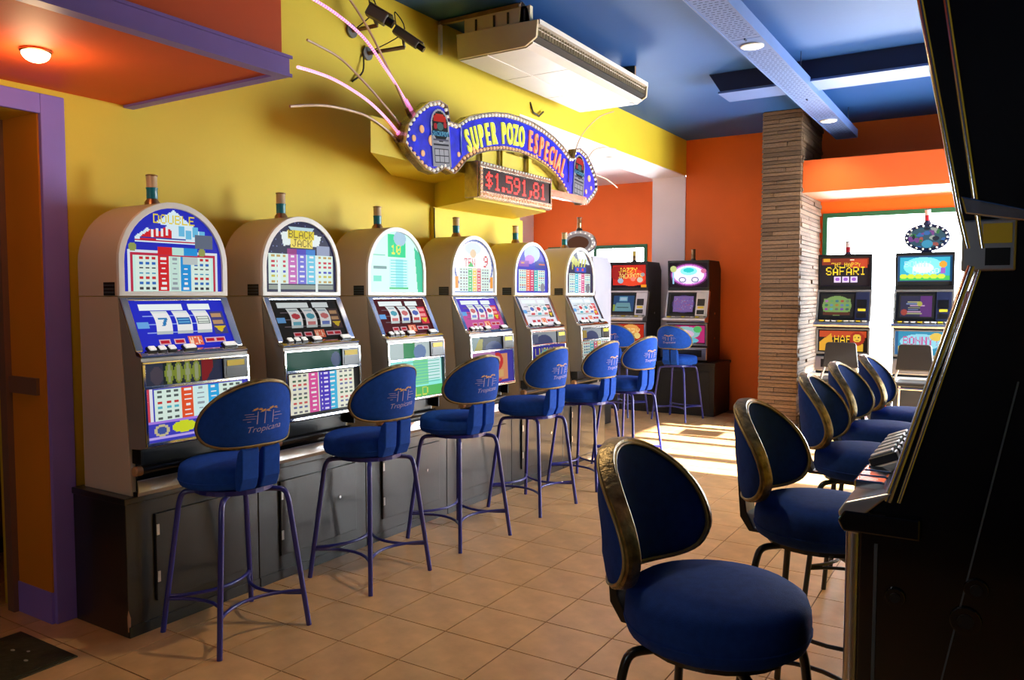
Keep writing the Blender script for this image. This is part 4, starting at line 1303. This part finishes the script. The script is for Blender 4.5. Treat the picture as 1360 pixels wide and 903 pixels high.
# divider bars and coins on the blue face
for y, z in ((4.44, 2.60), (6.0, 2.60)):
    MB().box(XS + 0.008, XS + 0.014, y, y + 0.012, z - 0.10, z + 0.10).build('divider', 'chrome', sg)
for y, z, r in ((4.02, 2.60, 0.022), (3.94, 2.53, 0.018), (4.12, 2.545, 0.03), (4.03, 2.45, 0.018), (4.42, 2.50, 0.015), (6.40, 2.58, 0.025), (6.34, 2.46, 0.018), (6.44, 2.50, 0.016), (4.60, 2.565, 0.014), (5.47, 2.645, 0.010)):
    MB().disc((XS + 0.008, y, z), (0, 1, 0), (0, 0, 1), (1, 0, 0), r, 0, 0.006, 14, r * 1.15).build('coin_print', 'coin', sg)
# little slot machine emblem on each end
def emblem_art():
    c = Cv(36, 60, (190, 190, 200))
    c.rect(0, 0, 36, 60, (176, 178, 190))
    c.ell(18, 18, 18, 18, (200, 200, 210)).rect(0, 18, 36, 26, (200, 200, 210)).ell(18, 18, 15.5, 16, (24, 30, 34)).rect(2.5, 18, 33.5, 24, (24, 30, 34))
    c.rect(6, 7, 30, 13, (226, 40, 34)).rect(10, 5, 26, 7, (226, 60, 40)).ell(9, 18, 3, 3, (206, 40, 50)).ell(28, 16, 3, 3, (206, 40, 50)).ell(18, 18, 6, 4, (90, 130, 130))
    c.rect(1, 23, 35, 28, (20, 90, 140)).text('JACKPOT', 2.5, 23.5, (120, 206, 230), 0.76, 0.6, 1)
    c.rect(3, 31, 33, 33, (110, 110, 126)).rect(3, 36, 33, 38, (60, 60, 70)).rect(4, 41, 32, 56, (60, 60, 72))
    for a in range(3):
        for b in range(2):
            c.rect(5.4 + a * 9, 42 + b * 7, 13 + a * 9, 48.4 + b * 7, (206, 200, 212))
    inside = ((c.yy > 18) | (((c.xx - 18) / 18) ** 2 + ((c.yy - 18) / 18) ** 2 <= 1))
    c.m = inside
    return c
for y0, tilt in ((4.215, 0.10), (6.20, -0.10)):
    def fn(u, v, y0=y0, tilt=tilt):
        a, b = (u - 0.5) * 0.20, (0.5 - v) * 0.37
        return Vector((XS + 0.0155, y0 + a * math.cos(tilt) + b * math.sin(tilt) * -1, 2.575 + b * math.cos(tilt) + a * math.sin(tilt)))
    art('emblem_print', emblem_art(), fn, sg, 'print_0.5')
# led counter under the arch
MB().box(-3.25, -3.135, 4.57, 5.60, 2.225, 2.478).build('counter_case', 'sign_gold', sg, bevel=0.005)
MB().box(-3.1349, -3.128, 4.615, 5.575, 2.275, 2.435).build('counter_screen', 'led_black', sg)
fr = MB().box(-3.135, -3.118, 4.575, 5.595, 2.435, 2.474).box(-3.135, -3.118, 4.575, 4.612, 2.228, 2.435).box(-3.135, -3.118, 5.577, 5.595, 2.228, 2.435).box(-3.135, -3.118, 4.612, 5.577, 2.228, 2.275)
fr.build('counter_frame', 'sign_gold', sg, bevel=0.003)
bw, bl = MB(), MB()
y = 4.59
while y < 5.59:
    bw.ball((-3.117, y, 2.25), 0.010)
    bl.ball((-3.117, y, 2.463), 0.008)
    y += 0.04
for k in range(6):
    bw.ball((-3.117, 4.592, 2.275 + 0.03 * k), 0.010)
tag(bw.build('bulb', 'bulb_warm', sg), kind='stuff')
tag(bl.build('bulb', 'bulb_white', sg), kind='stuff')
x, pt = 4.655, 0.0178
for ch in '$1.591,81':
    cols = FONT[ch]
    used = [i for i, b in enumerate(cols) if b]
    a, b = min(used), max(used)
    if ch not in '.,':
        a, b = 0, 4
    mb = MB()
    for i in range(a, b + 1):
        for j in range(8):
            if cols[i] >> j & 1:
                yy, zz = x + (i - a) * pt, 2.415 - j * pt
                mb.box(-3.1279, -3.124, yy, yy + pt * 0.84, zz - pt * 0.84, zz)
    mb.build('digit', 'led_red', sg)
    x += (b - a + 2) * pt
for zz in (2.215,):
    MB().box(-3.19, -3.15, 5.62, 6.28, 2.34, 2.40).build('support_bar', 'sign_gold', sg)
for y in (4.75, 5.02, 5.4):
    MB().box(-3.24, -3.22, y, y + 0.05, 2.47, 2.62).build('support_bar', 'yellow_paint', sg)
# fan of rods
def rod(pts, material, r, beads=None):
    p = catmull([(-3.25, a, b) for a, b in pts], 7)
    o = MB().tube(p, r, 8).build('rod', material, sg, smooth=60)
    if beads:
        m = MB()
        for q, q2 in zip(p[:-1], p[1:]):
            for f in (0.0, 0.5):
                m.ball(q + (q2 - q) * f, r * 1.1, 6, 4)
        tag(m.build('light_bead', beads, o), kind='stuff')
    MB().tube([p[0] - (p[1] - p[0]).normalized() * 0.05, p[0] + (p[1] - p[0]).normalized() * 0.03], r * 1.8, 8).build('rod_socket', 'bronze' if not beads else 'neon_pink', sg)
    return o
rod([(3.953, 2.752), (3.83, 2.86), (3.734, 2.932), (3.563, 3.052), (3.34, 3.125), (3.10, 3.16), (2.95, 3.165)], 'neon_pink', 0.0085, 'neon_white')
rod([(3.884, 2.543), (3.74, 2.63), (3.597, 2.693), (3.44, 2.735), (3.289, 2.76), (3.15, 2.765), (3.038, 2.762)], 'neon_pink', 0.0085, 'neon_white')
rod([(3.86, 2.50), (3.75, 2.557), (3.60, 2.60), (3.467, 2.611), (3.228, 2.598), (2.982, 2.545)], 'clear_tube', 0.008)
rod([(3.90, 2.60), (3.807, 2.658), (3.66, 2.745), (3.534, 2.811), (3.35, 2.891), (3.111, 2.924)], 'clear_tube', 0.007)
rod([(3.96, 2.70), (3.93, 2.738), (3.769, 2.932), (3.603, 3.112), (3.447, 3.238), (3.3, 3.31)], 'clear_tube', 0.007)
rod([(6.248, 2.80), (6.33, 2.92), (6.481, 3.046), (6.75, 3.20), (7.04, 3.30)], 'clear_tube', 0.005)
rod([(6.47, 2.75), (6.60, 2.86), (6.796, 2.921), (7.097, 2.96)], 'clear_tube', 0.005)
rod([(6.52, 2.66), (6.70, 2.65), (6.9, 2.64), (7.139, 2.59)], 'clear_tube', 0.005)

# ================================================================== SECURITY CAMERAS AND CABLES ON THE WALL
def sec_cam(label, mount, joint, a, b, w):
    t = thing('security_camera', label, 'camera', mount, 0, 'grey security cameras')
    M, J, A, B = (Vector(p) - Vector(mount) for p in (mount, joint, a, b))
    MB().disc((0, 0, 0), (0, 1, 0), (0, 0, 1), (1, 0, 0), 0.045, 0.0, 0.018, 16).build('wall_plate', 'camera_grey', t)
    MB().tube(catmull([(0.018, 0, 0), J * 0.5 + Vector((0.03, 0, 0)), J], 4), 0.014, 8).build('arm', 'rust_metal', t, smooth=50)
    d = (B - A).normalized()
    u = d.cross(Vector((0, 0, 1))).normalized()
    n = u.cross(d)
    L = (B - A).length
    MB().obox(A, d, u, n, 0, L, -w, w, -w, w).build('housing', 'camera_grey', t, bevel=0.008)
    MB().obox(A, d, u, n, -0.01, L + 0.03, -w * 1.15, w * 1.15, w, w + 0.008).build('sun_shield', 'camera_grey', t, bevel=0.003)
    MB().tube([J, J + (A + d * L * 0.45 - n * w - J) * 0.5, A + d * L * 0.45 - n * w * 0.8], 0.010, 8).build('joint', 'camera_grey', t, smooth=50)
    lens = MB().tube([A + d * L, A + d * (L + 0.05)], w * 0.8, 12).build('lens', 'black_plastic', t, smooth=40)
    MB().tube(catmull([A + n * w, A - d * 0.06 + n * 0.10, J + n * 0.08 + Vector((-0.03, -0.04, 0.03)), Vector((0.0, 0.05, 0.03))], 6), 0.004, 6).build('cable', 'cable', t, smooth=60)
    return t
sec_cam('boxy grey security camera on short arm high on the yellow wall', (XW, 3.99, 3.30), (-3.56, 4.03, 3.315), (-3.60, 3.98, 3.41), (-3.50, 4.05, 3.34), 0.036)
sec_cam('slim grey security camera pointing right and down, nearer the air conditioner', (XW, 4.14, 3.19), (-3.54, 4.28, 3.235), (-3.58, 4.22, 3.345), (-3.44, 4.30, 3.235), 0.026)
tag(MB().tube(catmull([(XW + 0.01, 4.10, 3.18), (XW + 0.03, 4.07, 3.05), (XW + 0.008, 3.99, 2.97)], 5), 0.006, 6).build('camera_cable', 'cable', smooth=60), 'dark looped cable hanging below the security cameras', 'cable')
tag(MB().tube(catmull([(XW + 0.034, 4.845, 2.21), (XW + 0.035, 4.842, 2.1), (XW + 0.036, 4.846, 1.95), (XW + 0.034, 4.85, 1.6)], 4), 0.005, 6).build('wall_cable', 'cable', smooth=60), 'thin dark cable running down from the sign bulkhead', 'cable')

# ================================================================== STOOLS
HALF = [(0.0, 0.0), (0.09, -0.002), (0.165, 0.004), (0.222, 0.028), (0.252, 0.075), (0.252, 0.125), (0.228, 0.185), (0.180, 0.242), (0.115, 0.287), (0.055, 0.309)]
OUTL = catmull([(x, y, 0) for x, y in HALF] + [(0, 0.316, 0)] + [(-x, y, 0) for x, y in HALF[:0:-1]], 3, closed=True)
RB = 0.245
BW, BH, BO = 1.0, 1.0, 0.0
def back_map(s, tt, n, z0):
    s, tt = s * BW, tt * BH
    a = s / RB
    r = RB + n
    return Vector((r * math.sin(a), -r * math.cos(a) - tt * 0.10 - 0.01 + BO, z0 + tt))
def back_pad(nd, z0):
    """one padded face of the backrest, nd > 0 outside, nd < 0 inside"""
    m = MB()
    C = Vector((0, 0.15, 0))
    rings = [(1.0, nd * 0.6), (0.96, nd * 0.85), (0.85, nd * 1.05), (0.6, nd * 1.25), (0.3, nd * 1.35)]
    n = len(OUTL)
    vs, fs = [], []
    for k, h in rings:
        for p in OUTL:
            q = C + (p - C) * k
            vs.append(back_map(q.x, q.y, h, z0))
    vs.append(back_map(C.x, C.y, nd * 1.38, z0))
    for i in range(len(rings) - 1):
        for j in range(n):
            l = (j + 1) % n
            fs.append((i * n + j, i * n + l, (i + 1) * n + l, (i + 1) * n + j))
    b = (len(rings) - 1) * n
    for j in range(n):
        fs.append((b + j, b + (j + 1) % n, len(vs) - 1))
    return m.add(vs, fs)
def back_sweep(prof, z0):
    C = Vector((0, 0.15, 0))
    n, k = len(OUTL), len(prof)
    vs, fs = [], []
    for p in OUTL:
        d = (p - C)
        for e, h in prof:
            q = p + d.normalized() * e
            vs.append(back_map(q.x, q.y, h, z0))
    for j in range(n):
        l = (j + 1) % n
        for i in range(k):
            i2 = (i + 1) % k
            fs.append((j * k + i, j * k + i2, l * k + i2, l * k + i))
    return MB().add(vs, fs)
def backrest(t, fabric, th, z0, emblem):
    b = back_pad(th, z0).build('backrest', fabric, t, smooth=80)
    back_pad(-th, z0).build('inner_cushion', fabric, b, smooth=80)
    back_sweep([(-0.006, -th * 0.95), (0.005, -th * 0.8), (0.008, 0), (0.005, th * 0.8), (-0.006, th * 0.95)], z0).build('trim_band', 'gold_trim', b, smooth=50)
    for sgn in (-1, 1):
        r = 0.0045
        back_sweep([(-0.006 + r * math.cos(a), sgn * th * 0.95 + r * math.sin(a)) for a in [i * math.pi / 3 for i in range(6)]], z0).build('piping', 'piping', b, smooth=80)
    if emblem:
        def put(pts):
            return [back_map(x, y, th * 1.38 + 0.0022, z0) for x, y in pts]
        m = MB()
        vs, fs = text_mesh('Tropicana', 0.040, 0, -0.0002, 0.3)
        m.add(put([(x * 0.9, y + 0.075 + x * 0.06) for x, y, zz in vs]), fs)
        for x in (-0.035, -0.005, 0.03):
            m.add(put([(x, 0.11), (x + 0.004, 0.11), (x + 0.006, 0.17), (x + 0.003, 0.17)]), [(0, 1, 2, 3)])
        for x0, x1, y in ((-0.085, -0.04, 0.135), (-0.075, -0.03, 0.147), (-0.07, 0.06, 0.122), (0.035, 0.08, 0.14), (-0.08, -0.045, 0.158), (0.04, 0.07, 0.155)):
            m.add(put([(x0, y), (x1, y), (x1, y + 0.0022), (x0, y + 0.0022)]), [(0, 1, 2, 3)])
        m.build('emblem', 'emblem_thread', b)
        m = MB()
        for cx, cy in ((-0.031, 0.18), (0.0, 0.172), (0.034, 0.182)):
            for k in range(6):
                a = math.pi * (0.0 + k / 5)
                ex, ey = cx + 0.024 * math.cos(a), cy + 0.014 * math.sin(a) - 0.006
                m.add(put([(cx, cy), ((cx + ex) / 2 + 0.004 * math.sin(a), (cy + ey) / 2 + 0.005), (ex, ey), ((cx + ex) / 2 - 0.003 * math.sin(a), (cy + ey) / 2 - 0.002)]), [(0, 1, 2, 3)])
        m.build('emblem_palms', 'emblem_gold', b)
    return b
def seat_profile(r, z0, z1):
    h = z1 - z0
    return [(0.01, z0), (r * 0.9, z0), (r * 0.97, z0 + h * 0.08), (r, z0 + h * 0.22), (r * 1.005, z0 + h * 0.45), (r * 0.995, z0 + h * 0.68), (r * 0.96, z0 + h * 0.86), (r * 0.86, z0 + h * 0.97), (r * 0.5, z1 + 0.006), (0.01, z1 + 0.009)]
def bar_stool(frame, fabric, seat_r, z0, z1, th, foot, emblem, swivel):
    global BW, BH, BO
    BW, BH, zb = (1.12, 1.07, 0.812) if swivel else (1.07, 0.92, 0.886)
    BO = 0.0 if swivel else 0.045
    t = thing('bar_stool', 'x', 'stool', (0, 0, 0))
    s = MB().lathe(seat_profile(seat_r, z0, z1), 36, (0, BO, 0)).build('seat', fabric, t, smooth=60)
    zp = z0 + (z1 - z0) * 0.3
    MB().tube([(seat_r * 1.004 * math.cos(a), BO + seat_r * 1.004 * math.sin(a), zp) for a in [i * math.pi / 18 for i in range(36)]], 0.003, 6, closed=True).build('seam', fabric, s, smooth=80)
    MB().lathe([(seat_r * 0.8, z0 - 0.022), (seat_r * 0.8, z0 - 0.001)], 24).build('seat_plate', frame, t)
    for sx in (-1, 1):
        for sy in (-1, 1):
            p = catmull([(sx * 0.05, sy * 0.05, z0 - 0.03), (sx * 0.12, sy * 0.12, z0 - 0.03), (sx * 0.158, sy * 0.158, z0 - 0.04), (sx * 0.172, sy * 0.172, z0 - 0.085), (sx * 0.178, sy * 0.178, z0 - 0.14)], 4)
            p.append(Vector((sx * foot, sy * foot, 0.0)))
            MB().tube(p, 0.0125, 10).build('leg', frame, t, smooth=50)
    zs = 0.155 if not swivel else 0.24
    k = foot - (foot - 0.178) * zs / (z0 - 0.14)
    for a in range(4):
        ang = a * math.pi / 2
        c, sn = math.cos(ang), math.sin(ang)
        pts = []
        for i in range(9):
            u = -1 + 2 * i / 8
            x, y = k * u, -k + 0.10 * (1 - u * u)
            pts.append((x * c - y * sn, x * sn + y * c, zs + (0.0 if a % 2 else 0.012)))
        MB().tube(pts, 0.0085, 8).build('stretcher', frame, t, smooth=50)
    backrest(t, fabric, th, zb, emblem)
    if not swivel:
        for sx in (-1, 1):
            x0, x1 = sorted((sx * 0.012, sx * 0.098))
            m = MB().prism([(BO - seat_r + 0.01, z0 + 0.005), (BO - seat_r - 0.020, z0 + 0.005), (BO - seat_r - 0.045, z0 + 0.06), (BO - seat_r - 0.052, 0.872), (BO - seat_r - 0.040, 0.884), (BO - seat_r - 0.014, 0.86), (BO - seat_r + 0.01, z1 - 0.02)], 'x', x0, x1)
            m.build('back_strap', fabric, t, bevel=0.006)
    else:
        m = MB().prism([(-0.05, z0 - 0.02), (-seat_r - 0.02, z0 - 0.02), (-seat_r - 0.055, z0 + 0.03), (-seat_r - 0.075, 0.95), (-seat_r - 0.06, 0.95), (-seat_r - 0.03, z0 + 0.05), (-seat_r + 0.0, z0 - 0.008), (-0.05, z0 - 0.008)], 'x', -0.045, 0.045)
        m.build('back_bracket', 'black_plastic', t, bevel=0.004)
        MB().lathe([(0.05, z0 - 0.05), (0.05, z0 - 0.022)], 20).build('swivel', 'black_plastic', t)
    return t

stool_a = bar_stool('blue_tube', 'blue_fabric', 0.215, 0.685, 0.795, 0.022, 0.232, True, False)
spots_a = [(-2.99, 2.37, 90 - 6, 'blue bar stool before the blue-reel machine, nearest the purple doorway'),
           (-2.95, 3.24, 90 - 3, 'blue bar stool before the pink and purple pay-column machine, second along'),
           (-2.93, 4.05, 90 - 8, 'blue bar stool before the pale green machine, third along the left row'),
           (-2.915, 4.95, 90 - 5, 'blue bar stool fourth along the left row of arched machines'),
           (-2.90, 5.80, 90 - 4, 'blue bar stool fifth along the left row of arched machines'),
           (-2.905, 6.65, 90 - 12, 'blue bar stool at the far end of the left row'),
           (-3.44, 9.40, -8, 'blue bar stool by the orange wall, before the pink-lit machine'),
           (-4.17, 9.38, -10, 'blue bar stool before the red jazz machine, mostly hidden by others')]
for i, (x, y, a, lab) in enumerate(spots_a):
    o = stool_a if i == 0 else copy_tree(stool_a)
    o.location = (x, y, 0)
    o.rotation_euler = (0, 0, R(a))
    tag(o, lab, 'stool', 'blue-legged bar stools')
stool_b = bar_stool('black_tube', 'navy_fabric', 0.23, 0.685, 0.815, 0.024, 0.225, False, True)
stool_b.name = 'swivel_stool'
spots_b = [(-0.605, 1.95, -90 - 5, 'black-legged navy stool with gold back trim, nearest the camera'),
           (-0.54, 2.96, -90 - 6, 'black-legged navy stool with gold back trim, second from the camera'),
           (-0.555, 4.10, -90 - 2, 'black-legged navy stool with gold back trim, third from the camera'),
           (-0.56, 4.90, -90 - 5, 'black-legged navy stool with gold back trim, fourth from the camera'),
           (-0.50, 5.60, -90 - 2, 'black-legged navy stool with gold back trim, farthest in the right row')]
for i, (x, y, a, lab) in enumerate(spots_b):
    o = stool_b if i == 0 else copy_tree(stool_b)
    o.location = (x, y, 0)
    o.rotation_euler = (0, 0, R(a))
    tag(o, lab, 'stool', 'navy stools of the right row')

# ---- black chairs with chrome tubes at the window machines
def tube_chair():
    t = thing('counter_chair', 'x', 'chair', (0, 0, 0))
    zs = 0.66
    MB().prism([(-0.19, -0.17), (0.19, -0.17), (0.20, 0.19), (-0.20, 0.19)], 'z', zs, zs + 0.04).build('seat', 'chair_black', t, bevel=0.012)
    b = MB()
    b.prism([(-0.165, 0.825), (0.165, 0.825), (0.14, 1.06), (0.12, 1.075), (-0.12, 1.075), (-0.14, 1.06)], 'y', -0.255, -0.225)
    b.build('backrest', 'chair_black', t, bevel=0.008)
    for sx in (-1, 1):
        MB().tube(catmull([(sx * 0.215, -0.26, 0.0), (sx * 0.19, -0.20, zs - 0.02), (sx * 0.15, -0.21, 0.82), (sx * 0.13, -0.222, 1.0)], 5), 0.012, 8).build('leg', 'chrome', t, smooth=50)
        MB().tube([(sx * 0.215, 0.22, 0.0), (sx * 0.19, 0.17, zs - 0.004)], 0.012, 8).build('leg', 'chrome', t, smooth=50)
        MB().tube([(sx * 0.205, -0.235, 0.25), (sx * 0.205, 0.205, 0.25)], 0.008, 8).build('stretcher', 'chrome', t, smooth=50)
    for y, z in ((-0.20, zs - 0.02), (0.17, zs - 0.02), (0.205, 0.25), (-0.225, 0.30)):
        MB().tube([(-0.2, y, z), (0.2, y, z)], 0.010, 8).build('stretcher', 'chrome', t, smooth=50)
    return t
ch = tube_chair()
for i, (x, y, a, lab) in enumerate([(-1.40, 8.62, 4, 'black chair with chrome tube legs before the safari machine'), (-0.71, 8.62, -3, 'black chair with chrome tube legs before the turquoise machine')]):
    o = ch if i == 0 else copy_tree(ch)
    o.location = (x, y, 0)
    o.rotation_euler = (0, 0, R(a))
    tag(o, lab, 'chair', 'chrome-legged chairs at the window')

# ================================================================== FOREGROUND MACHINE
fg = thing('foreground_slot_machine', 'large black slot machine with chrome edges, cut by the right frame edge', 'slot machine', (0.0, 1.92, 0), R(-90))
FWD = 0.31
PROF = [(0.52, 0.0), (0.52, 2.2), (-0.12, 2.2), (-0.128, 2.09), (-0.058, 1.69), (-0.044, 1.63), (-0.05, 1.585), (-0.165, 1.19), (-0.215, 1.14), (-0.225, 1.10), (-0.225, 0.0)]
MB().prism(PROF, 'x', -FWD, FWD).build('cabinet', 'black_gloss', fg, bevel=0.004)
for sx in (-FWD - 0.012, FWD):
    # chrome edge strips following the profile, dark glossy bezel between them
    MB().prism([(-0.147, 2.199), (-0.147, 2.09), (-0.072, 1.69), (-0.058, 1.63), (-0.040, 1.63), (-0.050, 1.69), (-0.112, 2.09), (-0.112, 2.199)], 'x', sx, sx + 0.008).build('upper_bezel', 'black_gloss', fg)
    for q in ([(-0.150, 2.199), (-0.150, 2.09), (-0.074, 1.69), (-0.060, 1.63)], [(-0.110, 2.199), (-0.110, 2.09), (-0.048, 1.69), (-0.038, 1.63)]):
        MB().tube([(sx + 0.006, a, b) for a, b in q], 0.0055, 8).build('edge_strip', 'chrome', fg, smooth=50)
    MB().tube([(sx + 0.006, -0.054, 1.60), (sx + 0.006, -0.176, 1.165)], 0.0075, 8).build('edge_strip', 'chrome', fg, smooth=50)
    MB().tube([(sx + 0.006, -0.040, 1.60), (sx + 0.006, -0.158, 1.165)], 0.004, 8).build('edge_strip', 'chrome', fg, smooth=50)
MB().prism([(-0.074, 1.722), (0.03, 1.692), (0.03, 1.672), (-0.066, 1.69)], 'x', -FWD - 0.014, FWD + 0.014).build('ledge', 'chrome', fg, bevel=0.003)
MB().box(-FWD - 0.01, FWD + 0.01, -0.070, 0.012, 1.590, 1.680).build('reader_panel', 'chrome_soft', fg, bevel=0.004)
MB().box(FWD + 0.010, FWD + 0.012, -0.038, 0.005, 1.638, 1.672).build('yellow_glint', 'label_glint_yellow', fg)  # yellow patch stands for a reflection in the chrome panel
MB().box(FWD + 0.010, FWD + 0.012, -0.034, 0.003, 1.600, 1.630).build('reader_slot', 'black_plastic', fg)
# top glass, screen glass on the hidden front
F0, F1 = Vector((0, -0.128, 2.09)), Vector((0, -0.058, 1.69))
V = (F1 - F0).normalized(); N = Vector((0, V.z, -V.y))
art('upper_glass', video_top('jazz'), plane_fn(F0, SU, V, N, -FWD + 0.03, FWD - 0.03, 0.01, 0.38, 0.003), fg, 'print_0.5')
F0, F1 = Vector((0, -0.05, 1.585)), Vector((0, -0.165, 1.19))
V = (F1 - F0).normalized(); N = Vector((0, V.z, -V.y))
art('screen', video_screen('jazz'), plane_fn(F0, SU, V, N, -FWD + 0.04, FWD - 0.04, 0.03, 0.37, 0.003), fg, 'print_0.5')
# button deck with rows of buttons
dk = MB().prism([(-0.165, 1.185), (-0.25, 1.155), (-0.262, 1.135), (-0.25, 1.10), (-0.225, 1.095), (-0.21, 1.14)], 'x', -FWD - 0.015, FWD + 0.015).build('button_deck', 'chrome_soft', fg, bevel=0.004)
MB().prism([(-0.172, 1.205), (-0.25, 1.172), (-0.252, 1.158), (-0.168, 1.188)], 'x', -0.27, 0.10).build('button_plate', 'white_plastic', fg, bevel=0.002)
for j in range(6):
    u = 0.06 - j * 0.056
    o = MB().obox(Vector((u, -0.172, 1.205)), SU, Vector((0, -0.92, -0.39)), Vector((0, -0.39, 0.92)), -0.02, 0.02, 0.012, 0.07, 0.0, 0.018).build('button', 'black_plastic', fg, bevel=0.003)
    MB().obox(Vector((u, -0.172, 1.205)), SU, Vector((0, -0.92, -0.39)), Vector((0, -0.39, 0.92)), -0.015, 0.015, 0.018, 0.064, 0.018, 0.024).build('button_cap', 'white_plastic' if j % 2 else 'chrome_soft', o, bevel=0.002)
for j in range(3):
    MB().box(0.10 + j * 0.055, 0.145 + j * 0.055, -0.245, -0.19, 1.172 - 0.004, 1.186).build('button', 'chrome', fg, bevel=0.004)
# rounded deck front, posts, side seams and locks
MB().prism([(-0.252, 1.10), (-0.262, 1.12), (-0.25, 1.14), (-0.12, 1.14), (-0.12, 1.10)], 'x', FWD, FWD + 0.018).build('deck_cheek', 'black_gloss', fg, bevel=0.004)
for u in (FWD - 0.012, -FWD + 0.012):
    MB().tube([(u, -0.236, 0.0), (u, -0.236, 1.10)], 0.014, 14).build('corner_post', 'chrome_soft', fg, smooth=50)
MB().box(FWD, FWD + 0.003, -0.198, -0.192, 0.05, 1.08).build('side_seam', 'stand_grey', fg)
MB().prism([(0.02, 1.40), (0.023, 1.40), (-0.12, 0.62), (-0.123, 0.62)], 'x', FWD, FWD + 0.002).build('side_seam', 'stand_grey', fg)
for y, z, r in ((-0.16, 0.985, 0.018), (-0.045, 0.965, 0.026), (-0.03, 1.025, 0.02)):
    d = MB().disc((FWD, y, z), (0, 1, 0), (0, 0, 1), (1, 0, 0), r, 0, 0.006, 20).build('lock', 'black_gloss', fg, bevel=0.002)
    MB().disc((FWD + 0.006, y, z), (0, 1, 0), (0, 0, 1), (1, 0, 0), r * 0.5, 0, 0.003, 14).build('key_hole', 'black_plastic', d)

# ================================================================== FLOOR COVER
cv_ = thing('floor_cover', 'dull metal inspection cover set in the floor by the doorway', 'floor cover', (-3.56, 1.55, 0))
MB().box(-0.235, 0.235, -0.265, 0.265, 0.0, 0.006).build('cover_frame', 'cover_metal', cv_, bevel=0.002)
MB().box(-0.215, 0.215, -0.245, 0.245, 0.006, 0.009).build('plate', 'cover_metal', cv_)
for x, y, r in ((0.02, 0.0, 0.022), (0.10, 0.12, 0.012), (-0.05, 0.14, 0.012), (0.13, -0.06, 0.016), (-0.1, 0.05, 0.012), (0.02, 0.17, 0.010)):
    MB().disc((x, y, 0.009), (1, 0, 0), (0, 1, 0), (0, 0, 1), r, 0, 0.0015, 10, r * 0.6).build('worn_stud', 'cover_spot', cv_)
